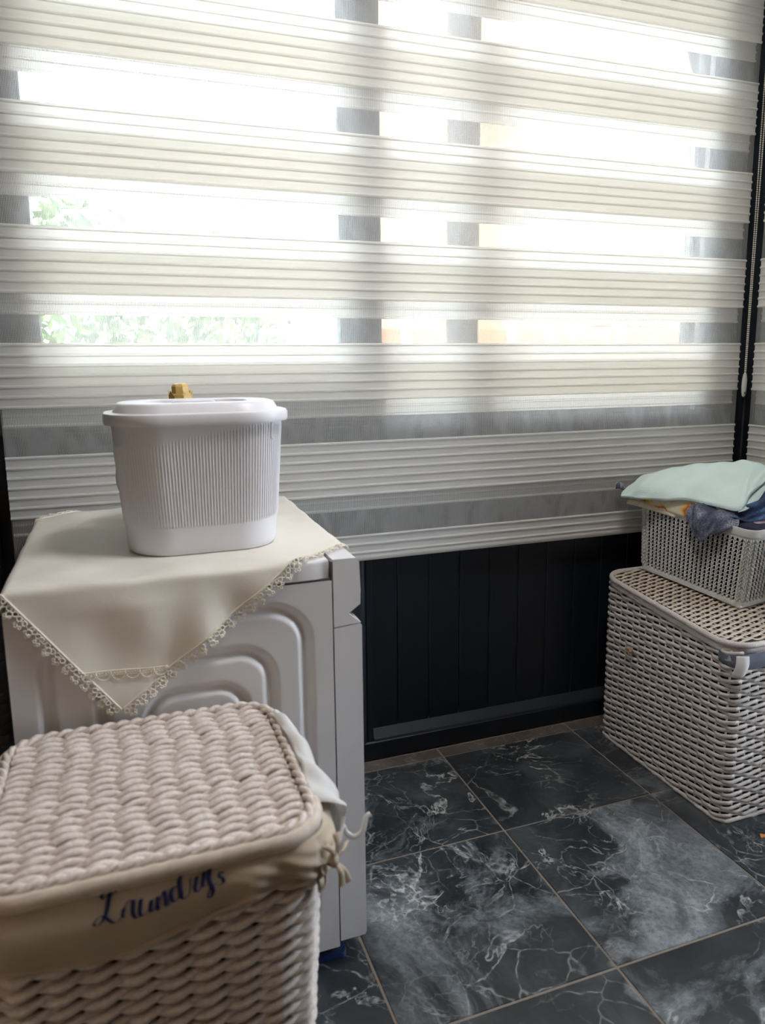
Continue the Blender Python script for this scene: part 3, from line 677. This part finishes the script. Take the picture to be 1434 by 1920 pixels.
# lettering on the liner
TXT = [[(-0.057, 0.611), (-0.059, 0.607), (-0.056, 0.605), (-0.05, 0.61), (-0.044, 0.616), (-0.041, 0.615), (-0.042, 0.61), (-0.046, 0.608)], [(-0.047, 0.614), (-0.051, 0.603), (-0.054, 0.591), (-0.058, 0.582), (-0.064, 0.577), (-0.069, 0.578), (-0.068, 0.582), (-0.063, 0.586), (-0.058, 0.586), (-0.052, 0.579), (-0.047, 0.575), (-0.042, 0.576), (-0.038, 0.58)], [(-0.038, 0.58), (-0.035, 0.589), (-0.03, 0.596), (-0.024, 0.596)], [(-0.035, 0.59), (-0.037, 0.581), (-0.035, 0.579)], [(-0.024, 0.596), (-0.025, 0.582), (-0.022, 0.575), (-0.018, 0.577)], [(-0.015, 0.596), (-0.017, 0.583), (-0.016, 0.576), (-0.012, 0.577), (-0.006, 0.582), (-0.003, 0.592)], [(-0.003, 0.592), (-0.005, 0.581), (-0.003, 0.578), (0.001, 0.583)], [(0.004, 0.594), (0.004, 0.578)], [(0.005, 0.587), (0.01, 0.596), (0.013, 0.597), (0.014, 0.581), (0.018, 0.582)], [(0.03, 0.599), (0.023, 0.6), (0.02, 0.593), (0.022, 0.584), (0.027, 0.585), (0.032, 0.596)], [(0.036, 0.615), (0.031, 0.606), (0.032, 0.587), (0.036, 0.584)], [(0.036, 0.584), (0.042, 0.59), (0.044, 0.606)], [(0.052, 0.606), (0.049, 0.593), (0.051, 0.589), (0.056, 0.594), (0.061, 0.609)], [(0.061, 0.609), (0.058, 0.594), (0.063, 0.595)], [(0.069, 0.614), (0.066, 0.601), (0.07, 0.587), (0.068, 0.578), (0.064, 0.578), (0.064, 0.583), (0.068, 0.591), (0.075, 0.594)], [(0.0845, 0.603), (0.0805, 0.605), (0.0785, 0.601), (0.083, 0.597), (0.0835, 0.592), (0.078, 0.591)]]
LPa = np.array(LP); front = (p[:, 1] < -.19); fx_, fz_, fy_ = LPa[:, front, 0], LPa[:, front, 2], LPa[:, front, 1]
ink = MB()
for st in TXT:
    q = np.array(st)-[hc[0], .007]
    q = cr(np.stack([q, q]), 2, 6*len(q))[0]
    ys = np.array([fy_.ravel()[np.argsort((fx_.ravel()-a_)**2+(fz_.ravel()-b_)**2)[:4]].min() for a_, b_ in q])-.0016
    k = np.ones(5)/5; ys = np.convolve(np.pad(ys, 2, 'edge'), k, 'valid')
    sl = np.gradient(q[:, 1]); wd = .0016+.0013*np.clip(-sl/.002, -.5, 1)
    ink.tube(np.c_[q[:, 0], ys, q[:, 1]], np.tile([1., 0, .25], (len(q), 1)), np.tile([0, 1., 0], (len(q), 1)), wd, .0006, 6)
ink.build('lettering', MT['ink'], hm, True)
# tie knot and ribbon ends, puffed cloth, cord end
kn = MB(); th = np.linspace(0, math.pi, 9)
kx, ky, kz = .226, -.188, .560
kn.loft([[(kx+.009*math.sin(f)*math.cos(a_), ky+.009*math.sin(f)*math.sin(a_), kz+.010*math.cos(f)) for a_ in np.linspace(0, 6.28, 12, endpoint=False)] for f in np.linspace(.1, 3.04, 8)])
for ex, ey, ez, wd in ((.236, -.196, .524, .006), (.248, -.186, .520, .006), (.250, -.172, .572, .005), (.214, -.196, .590, .006), (.232, -.186, .598, .006)):
    q = cr(np.array([[(kx, ky, kz), ((kx+ex)/2+.004, (ky+ey)/2-.004, (kz+ez)/2+.003), (ex, ey, ez)]]*2), 2, 12)[0]
    kn.tube(q, np.tile([.9, .3, 0], (12, 1)), np.tile([-.3, .9, 0], (12, 1)), np.linspace(.003, wd, 12), .0018, 8)
kn.build('tie_ribbon', MT['liner'], hm, True)
Cg = np.array([[(.205, -.13, .62), (.215, -.05, .628), (.212, .05, .63), (.205, .13, .628)], [(.247, -.135, .605), (.236, -.05, .622), (.224, .06, .632), (.214, .14, .630)],
               [(.268, -.11, .575), (.252, -.03, .59), (.240, .06, .60), (.226, .14, .60)], [(.258, -.13, .545), (.246, -.04, .555), (.238, .06, .56), (.226, .14, .56)], [(.235, -.14, .53), (.235, -.04, .54), (.23, .06, .545), (.22, .14, .545)]])
pf = blob_sheet(Cg, 60, 80, .007, .0065, 75, 4, .05, lambda u, v: .004*np.sin(v*23+u*7)); pf.build('liner_fold', MT['liner_w'], hm, True)
q = cr(np.array([[(.262, -.115, .556), (.268, -.108, .540), (.282, -.105, .528), (.295, -.105, .535), (.302, -.1, .552), (.309, -.1, .556)]]*2), 2, 30)[0]
MB().rod(q, .0042, 10).build('cord_end', MT['liner_w'], hm, True)

# ------------------------------------------------------------------ wicker hamper (right)
hx, hy, W2, D2 = 1.424, 1.402, .44, .548
h2 = empty('laundry_hamper', (hx+W2/2, hy+D2/2, 0)); tag(h2, 'grey woven wicker hamper in the corner carrying the plastic basket', 'hamper')
SL = .085
def topz(y): return .482+SL*(y+D2/2)
b2 = empty('body'); b2.parent = h2
nrow = 38; per2, Nn, Ss, tot2 = rrect(W2, D2, .035, 10); nst = int(round(tot2/.030/3)*3)
n = nst*8; p, N, S, tot2 = rrect(W2-.012, D2-.012, .034, n); N3 = np.c_[N, np.zeros(n)]
for i in range(nrow):
    f = (i+.5)/nrow; z = f*topz(p[:, 1]); sc = 1+.0*f
    ph = 2*math.pi*nst*S/tot2/3+i*2*math.pi/3
    off = .0042*np.clip(1.6*np.cos(ph)+.75, -1, 1)
    slant = .0024*np.sin(ph)
    jit = .0007*wob(np.c_[p*20, z*20], 9, i % 21)
    mb = MB(); mb.tube(np.c_[p+N*off[:, None], z+slant+jit], N3, np.tile([0, 0, 1.], (n, 1)), .0032, .0058, 6, True); mb.build('wicker_strand', MT['wicker'], b2, True)
ps, Ns, _, _ = rrect(W2-.012, D2-.012, .034, nst)
for k in range(nst):
    if not (ps[k, 1] < -.2 or ps[k, 0] < -.15): continue
    mb = MB(); mb.tube([(*ps[k], .004), (*ps[k], topz(ps[k, 1])*.5), (*ps[k], topz(ps[k, 1]))], np.tile([*Ns[k], 0], (3, 1)), np.tile([-Ns[k, 1], Ns[k, 0], 0], (3, 1)), .0020, .0034, 6); mb.build('stake', MT['wicker'], b2, True)
pi_, _, _, _ = rrect(W2-.034, D2-.034, .025, 48); MB().loft([np.c_[pi_, np.full(48, .01)], np.c_[pi_, topz(pi_[:, 1])-.012]]).build('shade_lining', MT['inner'], b2)  # dark inner shell, its colour standing in for shade between the strands
pb, Nb, _, _ = rrect(W2-.008, D2-.008, .036, 120); MB().tube(np.c_[pb, np.full(120, .006)], np.c_[Nb, np.zeros(120)], np.tile([0, 0, 1.], (120, 1)), .005, .006, 8, True).build('base_band', MT['wicker'], b2, True)
# lid of the wicker hamper, tilted like the body top
l2 = empty('lid', (0, -D2/2, .489), (math.atan(SL), 0, 0)); l2.parent = h2
LD = D2*math.sqrt(1+SL*SL)+.006; LW = W2+.006
MB().loft([np.c_[q_, np.full(60, z)] for q_, z in ((rrect(LW-.03, LD-.03, .06, 60)[0]+[0, LD/2], .001), (rrect(LW-.03, LD-.03, .06, 60)[0]+[0, LD/2], .010))]).build('lid_board', MT['inner'], l2)  # dark backing: shade between the lid strands put into the colour
pr2 = .0128; ny = int((LD-.03)/pr2)
for j in range(ny):
    y = .016+pr2*(j+.5); r = .07; dy = max(0, abs(y-LD/2)-(LD/2-r)); ins_ = (r-math.sqrt(max(0, r*r-dy*dy))) if dy > 0 else 0
    xh = LW/2-.008-ins_; x = np.linspace(-xh, xh, 150); ph = 2*math.pi*(x+2)/.066+j*2*math.pi/3
    mb = MB(); mb.tube(np.c_[x, np.full(150, y)+.0024*np.sin(ph), .0125+.0030*np.clip(1.5*np.cos(ph)+.5, -1, 1)], np.tile([0, 1., 0], (150, 1)), np.tile([0, 0, 1.], (150, 1)), .0048, .0026, 6); mb.build('wicker_strand', MT['wicker_l'], l2, True)
for k in range(int(LW/.022)):
    x = -LW/2+.02+.022*k
    if x > LW/2-.02: break
    MB().tube([(x, .03, .0118), (x, LD/2, .0122), (x, LD-.03, .0118)], [1., 0, 0], [0, 0, 1.], .0030, .0018, 6).build('stake', MT['wicker_l'], l2, True)
pl, Nl, Sl, tl = rrect(LW, LD, .072, 700); wr_ = .0004*np.sin(2*math.pi*Sl/.0045)
MB().tube(np.c_[pl+[0, LD/2], np.full(700, .0095)], np.c_[Nl, np.zeros(700)], np.tile([0, 0, 1.], (700, 1)), .0075+wr_, .0085+wr_, 10, True).build('wrapped_rim', MT['wicker'], l2, True)
pl, Nl, _, _ = rrect(LW-.006, LD-.006, .068, 160)
MB().tube(np.c_[pl+[0, LD/2], np.full(160, -.008)], np.c_[Nl, np.zeros(160)], np.tile([0, 0, 1.], (160, 1)), .005, .010, 10, True).build('rim_band', MT['wicker'], l2, True)
# check cotton liner peeping out at the near corner, and a cord knot
off2 = np.array([hx+W2/2, hy+D2/2, 0])
def h2sheet(C, nm, mat, th_=.0025, amp=.002, fq=70, sd=1, M_=30, N_=30, edge=.06):
    mb = blob_sheet(np.array(C, float)-off2, M_, N_, th_, amp, fq, sd, edge); return mb.build(nm, mat, h2, True)
y_ = hy-.008
h2sheet([[(1.405, 1.43, .487), (1.412, 1.395, .484), (1.47, 1.388, .482), (1.56, 1.388, .480), (1.70, 1.39, .48)], [(1.404, 1.43, .470), (1.408, 1.390, .468), (1.47, 1.380, .462), (1.56, 1.381, .462), (1.70, 1.383, .462)],
         [(1.406, 1.43, .460), (1.410, 1.389, .455), (1.47, 1.380, .443), (1.56, 1.381, .446), (1.70, 1.384, .445)]], 'check_liner', MT['check'], .003, .003, 80, 2, 24, 60)
h2sheet([[(1.418, 1.384, .486), (1.436, 1.376, .486), (1.452, 1.374, .484)], [(1.413, 1.380, .462), (1.434, 1.370, .462), (1.450, 1.372, .462)], [(1.406, 1.384, .437), (1.426, 1.372, .432), (1.442, 1.376, .436)]], 'white_tab', MT['liner_w'], .003, .002, 90, 5, 24, 24)
kb = MB()
for k in range(5):
    a_ = np.linspace(0, 2*math.pi, 14, endpoint=False); cxk = np.array([1.4145, 1.795+rng.uniform(-.006, .006), .345+rng.uniform(-.006, .006)])-off2
    kb.rod(cxk+np.c_[.003*np.sin(a_*2), .009*np.cos(a_+k), .006*np.sin(a_+k)], .0028, 7, True)
kb.build('cord_knot', MT['tan'], h2, True)

# ------------------------------------------------------------------ plastic knit basket on the wicker hamper
tilt = math.atan(SL); ang = math.radians(10)
def on_lid(x, y): return .489+.018+SL*(y-hy)+.0
bl, bw, bh = .405, .285, .238                 # long, short, height
near = np.array([1.602, 1.556])
dl = np.array([-math.sin(ang), math.cos(ang)]); dsv = np.array([math.cos(ang), math.sin(ang)])
bc = near+dl*bl/2+dsv*bw/2
bk = empty('laundry_basket', (bc[0], bc[1], on_lid(*bc)), (0, 0, 0)); tag(bk, 'light grey plastic knit-pattern basket full of clothes on the wicker hamper', 'basket')
bk.rotation_euler = (Matrix.Rotation(tilt, 3, 'X') @ Matrix.Rotation(ang, 3, 'Z')).to_euler()
def bdim(z): f = z/bh; return bw-.028*(1-f), bl-.028*(1-f)
ncol = 84; rowh = .0118; zlo, zhi = .020, .212; nrw = int((zhi-zlo)/rowh)
wall = MB()
def bpt(sfrac, z, out):
    w_, d_ = bdim(z); p_, n_ = BP[0], BP[1]
    i = (sfrac*len(p_)) % len(p_); i0 = np.floor(i).astype(int); f = (i-i0)[..., None]; i0 = i0 % len(p_); i1 = (i0+1) % len(p_)
    base = p_[i0]*(1-f)+p_[i1]*f; nn = n_[i0]*(1-f)+n_[i1]*f
    return np.concatenate([base*np.stack([w_/bw, d_/bl], -1)+nn*np.asarray(out)[..., None], np.asarray(z)[..., None]], -1)
BP = rrect(bw, bl, .035, 1600)
ccorner = []
for ci in range(ncol):
    sc_ = (ci+.5)/ncol; nrm = BP[1][int(sc_*1600)]; corner = max(abs(nrm)) < .985
    e = 1/ncol
    for ri in range(nrw):
        z0 = zlo+ri*rowh
        for sgn in (-1, 1):
            t_ = np.linspace(0, 1, 4); ss = sc_+sgn*e*(.03+.21*t_); zz = z0+rowh*(.05+1.05*t_)
            q = bpt(ss, zz, .0020*np.sin(math.pi*(.15+.7*t_)))
            nn = np.tile([nrm[0], nrm[1], 0], (4, 1)); tg = np.tile([-nrm[1], nrm[0], 0.], (4, 1))
            wall.tube(q, nn, tg*.9+np.array([0, 0, -.35*sgn]), np.array([.0014, .0022, .0022, .0012]), np.array([.0012, .0021, .0021, .0012]), 6)
        q = bpt(np.array([sc_+e*.28, sc_+e*.72]), np.full(2, z0+.001), np.full(2, -.0002)); wall.tube(q, np.tile([nrm[0], nrm[1], 0], (2, 1)), [0, 0, 1.], .0013, .0013, 5)
    if corner:
        q = np.array([[bpt(np.array([sc_-e*.52, sc_+e*.52]), np.full(2, z), np.full(2, -.0010))[k] for k in range(2)] for z in (zlo, zhi)]); wall.grid(q)
o = wall.build('knit_wall', MT['basket'], bk, True); o['kind'] = 'stuff'
def bring(z, out): w_, d_ = bdim(z); p_, n_, _, _ = rrect(w_+2*out, d_+2*out, .035+out, 160); return np.c_[p_, np.full(160, z)]
MB().loft([bring(.208, -.0015), bring(.208, .0016), bring(.216, .0018), bring(.217, .0035), bring(.236, .0045), bring(.239, .003), bring(.239, -.001), bring(.236, -.003), bring(.212, -.003)], False, False).build('rim', MT['basket'], bk, auto=40)
MB().loft([bring(.006, -.003), bring(.006, .001), bring(.021, .0018), bring(.023, .0005), bring(.023, -.003)], True, False).build('base_band', MT['basket'], bk, auto=40)
for fx, fy in ((-1, -1), (1, -1), (-1, 1), (1, 1)):
    MB().box(fx*(bw/2-.052)-.034, fx*(bw/2-.052)+.034, fy*(bl/2-.052)-.034, fy*(bl/2-.052)+.034, 0, .008, .002).build('foot', MT['basket'], bk)

# ------------------------------------------------------------------ clothes in the basket
def cloth(nm, label, cat, C, mat, th_, amp, fq, sd, M_=50, N_=60, edge=.08, folds=None):
    C = np.array(C, float); base = C.reshape(-1, 3).mean(0); base[2] = C[..., 2].min()
    mb = blob_sheet(C-base, M_, N_, th_, amp, fq, sd, edge, folds); o = mb.build(nm, mat, None, True); o.location = base; tag(o, label, cat, 'laundry heaped in the plastic basket'); return o
tw = cloth('towel', 'folded pale mint terry towel on top of the laundry heap', 'towel',
      [[(1.462, 1.935, .797), (1.503, 1.845, .800), (1.556, 1.735, .812), (1.604, 1.603, .806), (1.662, 1.618, .842), (1.745, 1.648, .866)],
       [(1.466, 1.940, .803), (1.515, 1.870, .832), (1.585, 1.780, .852), (1.652, 1.668, .856), (1.710, 1.668, .873), (1.79, 1.68, .888)],
       [(1.474, 1.945, .806), (1.545, 1.905, .855), (1.635, 1.845, .884), (1.725, 1.765, .902), (1.785, 1.745, .905), (1.85, 1.71, .895)],
       [(1.482, 1.950, .804), (1.565, 1.945, .850), (1.665, 1.920, .874), (1.765, 1.880, .888), (1.830, 1.840, .885), (1.88, 1.79, .875)],
       [(1.490, 1.955, .798), (1.580, 1.965, .820), (1.680, 1.960, .835), (1.780, 1.940, .840), (1.860, 1.900, .835), (1.90, 1.84, .83)]], MT['mint'], .015, .0045, 34, 2, 80, 100, .03, lambda u, v: .003*np.sin(v*21+u*9+2*np.sin(u*7))*np.sin(math.pi*u)+.002*np.sin(v*40-u*17))
tf = blob_sheet(np.array([[(1.607, 1.600, .800), (1.640, 1.600, .806), (1.690, 1.612, .826), (1.745, 1.640, .852)], [(1.612, 1.606, .808), (1.645, 1.611, .818), (1.695, 1.626, .840), (1.75, 1.65, .862)], [(1.63, 1.625, .812), (1.66, 1.63, .825), (1.71, 1.645, .846), (1.76, 1.66, .864)]])-np.array(tw.location), 24, 40, .006, .001, 60, 3, .06)
tf.build('folded_corner', MT['mint'], tw, True)
cloth('towel', 'pale cream towel with orange and red print along the basket rim', 'towel',
      [[(1.518, 1.945, .772), (1.538, 1.865, .768), (1.552, 1.79, .763), (1.566, 1.72, .757), (1.585, 1.65, .752)], [(1.525, 1.95, .790), (1.545, 1.87, .798), (1.560, 1.79, .802), (1.575, 1.72, .800), (1.60, 1.65, .795)],
       [(1.56, 1.96, .795), (1.58, 1.88, .82), (1.60, 1.80, .828), (1.62, 1.73, .825), (1.65, 1.66, .815)], [(1.62, 1.96, .78), (1.66, 1.90, .80), (1.68, 1.83, .81), (1.70, 1.76, .81), (1.72, 1.69, .80)]], MT['towel'], .012, .002, 60, 3)
cloth('napkin', 'cream folded cotton edge poking over the far end of the basket rim', 'cloth',
      [[(1.502, 1.958, .768), (1.522, 1.895, .764), (1.541, 1.83, .757), (1.552, 1.79, .752)], [(1.509, 1.957, .782), (1.526, 1.895, .778), (1.543, 1.83, .768), (1.556, 1.79, .758)], [(1.53, 1.96, .784), (1.545, 1.90, .780), (1.56, 1.84, .772), (1.57, 1.80, .764)]], MT['cream'], .006, .002, 90, 6, 24, 40)
cloth('garment', 'dark navy fringed garment under the mint towel tip', 'garment',
      [[(1.497, 1.965, .785), (1.515, 1.92, .792), (1.535, 1.87, .797)], [(1.508, 1.968, .797), (1.53, 1.92, .806), (1.55, 1.87, .812)], [(1.54, 1.97, .80), (1.56, 1.93, .81), (1.58, 1.88, .82)]], MT['navy'], .008, .003, 90, 7, 24, 24)
cloth('garment', 'small blue check garment corner sticking out left of the mint towel', 'garment',
      [[(1.470, 1.975, .815), (1.480, 1.972, .816), (1.50, 1.97, .81)], [(1.471, 1.976, .828), (1.481, 1.973, .830), (1.50, 1.97, .826)], [(1.474, 1.978, .836), (1.484, 1.976, .837), (1.505, 1.974, .834)]], MT['check'], .004, .001, 90, 8, 12, 12)
cloth('garment', 'grey-blue marl knit garment hanging over the basket rim', 'garment',
      [[(1.600, 1.76, .806), (1.592, 1.735, .806), (1.598, 1.70, .806), (1.608, 1.665, .804), (1.63, 1.63, .800)],
       [(1.572, 1.742, .803), (1.568, 1.715, .803), (1.575, 1.68, .802), (1.588, 1.64, .794), (1.612, 1.60, .784)],
       [(1.552, 1.730, .788), (1.550, 1.705, .796), (1.556, 1.665, .790), (1.568, 1.625, .776), (1.598, 1.588, .765)],
       [(1.546, 1.726, .765), (1.541, 1.700, .768), (1.545, 1.660, .762), (1.556, 1.625, .752), (1.585, 1.592, .757)],
       [(1.549, 1.716, .742), (1.540, 1.692, .722), (1.542, 1.668, .706), (1.555, 1.640, .733), (1.580, 1.608, .752)]], MT['marl'], .009, .004, 70, 9, 60, 60, .06, lambda u, v: .009*np.sin(v*15+u*4+1.5*np.sin(u*5))*np.sin(math.pi*np.clip(u, 0, 1))+.002*np.sin(v*41+u*13))
cloth('jeans', 'faded blue denim garment heaped at the near end of the basket', 'jeans',
      [[(1.60, 1.625, .775), (1.640, 1.598, .770), (1.690, 1.592, .772), (1.76, 1.60, .785), (1.83, 1.62, .79)],
       [(1.595, 1.65, .800), (1.640, 1.620, .808), (1.700, 1.612, .815), (1.77, 1.615, .838), (1.84, 1.63, .84)],
       [(1.61, 1.70, .815), (1.660, 1.67, .828), (1.720, 1.655, .838), (1.79, 1.65, .862), (1.86, 1.66, .86)],
       [(1.66, 1.76, .80), (1.70, 1.73, .82), (1.76, 1.71, .83), (1.82, 1.70, .84), (1.88, 1.70, .83)]], MT['denim'], .012, .005, 60, 11, 60, 70, .06, lambda u, v: .008*np.sin(u*15+v*6+1.6*np.sin(v*7))+.003*np.sin(u*37-v*9))
nv = MB(); LQ = []
for z in np.linspace(.026, .232, 22):
    w_, d_ = bdim(z); q_, n_, _, _ = rrect(w_-.022, d_-.022, .03, 150); q3 = np.c_[q_, np.full(150, z)]
    e_ = .004*wob(q3, 60, 5); LQ.append(np.c_[q_+n_*e_[:, None]*.9-n_*.003, np.full(150, z)])
for f, dz in ((.93, .008), (.75, .014), (.4, .018)): LQ.append(LQ[21]*[f, f, 1]+[0, 0, dz])
nv.loft(LQ); o = nv.build('garment', MT['navy'], None, True); o.location = bk.location; o.rotation_euler = bk.rotation_euler
tag(o, 'dark navy bundle of clothing packed down inside the plastic basket', 'garment', 'laundry heaped in the plastic basket')
cloth('garment', 'dusty pink fleece garment at the near basket rim', 'garment',
      [[(1.635, 1.592, .735), (1.665, 1.585, .738), (1.695, 1.588, .740), (1.73, 1.596, .742), (1.77, 1.605, .745)], [(1.640, 1.600, .748), (1.668, 1.594, .764), (1.70, 1.596, .768), (1.735, 1.603, .760), (1.77, 1.61, .755)],
       [(1.65, 1.62, .748), (1.68, 1.615, .762), (1.71, 1.615, .765), (1.74, 1.62, .76), (1.77, 1.63, .755)]], MT['pink'], .010, .003, 110, 15, 30, 50)

# scrap on the floor
sc_ = MB(); sc_.add([(1.486, 1.325, .002), (1.505, 1.318, .004), (1.510, 1.326, .003), (1.492, 1.335, .0055), (1.486, 1.325, .0005), (1.505, 1.318, .0025), (1.510, 1.326, .001), (1.492, 1.335, .004)], [(0, 1, 2, 3), (7, 6, 5, 4), (0, 4, 5, 1), (1, 5, 6, 2), (2, 6, 7, 3), (3, 7, 4, 0)])
tag(sc_.build('paper_scrap', MT['orange']), 'tiny orange scrap lying on the floor by the wicker hamper', 'scrap')

# unseen ceiling lamp, added as fill to brighten the tops of things
cl = empty('fill_lamp', (.75, 1.0, ZC)); tag(cl, 'round white ceiling lamp added out of view as fill light', 'lamp')
t32 = np.linspace(0, 2*math.pi, 32, endpoint=False)
MB().loft([[(r*math.cos(t), r*math.sin(t), z) for t in t32] for r, z in ((.21, -.001), (.22, -.03), (.20, -.035))]).build('base', MT['white'], cl, auto=40)
MB().loft([[(r*math.cos(t), r*math.sin(t), z) for t in t32] for r, z in ((.198, -.034), (.19, -.055), (.12, -.07), (.03, -.074))]).build('diffuser', MT['lamp'], cl, auto=60)

# ------------------------------------------------------------------ outside
tag(MB().box(-14, 14, -8, 20, -.5, -.3).build('ground', MT['pave']), 'pale paved yard outside the window', 'ground', kind='structure')
hs = empty('house', (4.6, 6.3, -.3)); tag(hs, 'cream rendered house across the yard seen through the blind', 'house')
MB().box(-2.3, 6, -.6, 3, 0, 3.7, .02).build('wall', MT['house'], hs); rf = MB().add([(-2.7, -1.0, 3.65), (6.4, -1.0, 3.65), (6.4, 1.4, 5.0), (-2.7, 1.4, 5.0), (-2.7, -1.0, 3.75), (6.4, -1.0, 3.75), (6.4, 1.4, 5.1), (-2.7, 1.4, 5.1)], [(0, 1, 2, 3), (7, 6, 5, 4), (0, 4, 5, 1), (1, 5, 6, 2), (2, 6, 7, 3), (3, 7, 4, 0)]).build('roof', MT['rooft'], hs)
for x in (-.7, 1.6):
    wf_ = MB().box(x, x+.9, -.63, -.60, 1.8, 3.0, .01).build('window', MT['white'], hs); MB().box(x+.06, x+.84, -.636, -.63, 1.86, 2.94).build('pane', MT['glass'], wf_)
fc = empty('garden_fence', (2.6, 4.6, -.3)); tag(fc, 'peach boarded fence with white posts outside the right panes', 'fence')
px = [-1.05, -.84, -.38, -.07, .22, .80, 1.45, 2.1]
for k in range(len(px)):
    MB().box(px[k]-.035, px[k]+.035, -.03, .04, 0, 1.80, .005).build('post', MT['white'], fc)
    if k+1 < len(px): MB().box(px[k]+.035, px[k+1]-.035, -.005, .02, .05, 1.72, .004).build('board', MT['peach'], fc)
def tree(loc, sx, sy, z0, z1, nleaf, label, sd):
    t_ = empty('garden_shrub', loc); tag(t_, label, 'shrub', 'shrubs outside the left pane'); r = np.random.default_rng(sd)
    MB().rod([(0, 0, 0), (.03, 0, z0+.3), (0, .05, (z0+z1)/2)], .035, 8).build('trunk', MT['bark'], t_, True)
    ctr = r.normal(size=(nleaf, 3)); ctr /= np.linalg.norm(ctr, axis=1)[:, None]; ctr *= r.uniform(.45, 1, (nleaf, 1))
    ctr = ctr*[sx, sy, (z1-z0)/2]+[0, 0, (z0+z1)/2]
    V = []; F = []
    for i in range(nleaf):
        a = r.normal(size=3); a /= np.linalg.norm(a); b = np.cross(a, r.normal(size=3)); b /= np.linalg.norm(b); l_ = r.uniform(.035, .07); k = len(V)
        n_ = np.cross(a, b)*l_*.2
        V += [ctr[i]-a*l_, ctr[i]+b*l_*.45+n_, ctr[i]+a*l_, ctr[i]-b*l_*.45+n_]; F.append((k, k+1, k+2)); F.append((k, k+2, k+3))
    o = MB().add(V, F).build('foliage', MT['leaf'], t_); o['kind'] = 'stuff'
tree((-.25, 4.6, -.3), .50, .5, .6, 2.55, 1500, 'bushy green shrub at the far left outside the left pane', 1)
tree((.62, 5.1, -.3), .55, .5, .6, 2.35, 1300, 'lower green shrub right of the bushy one outside the left pane', 2)
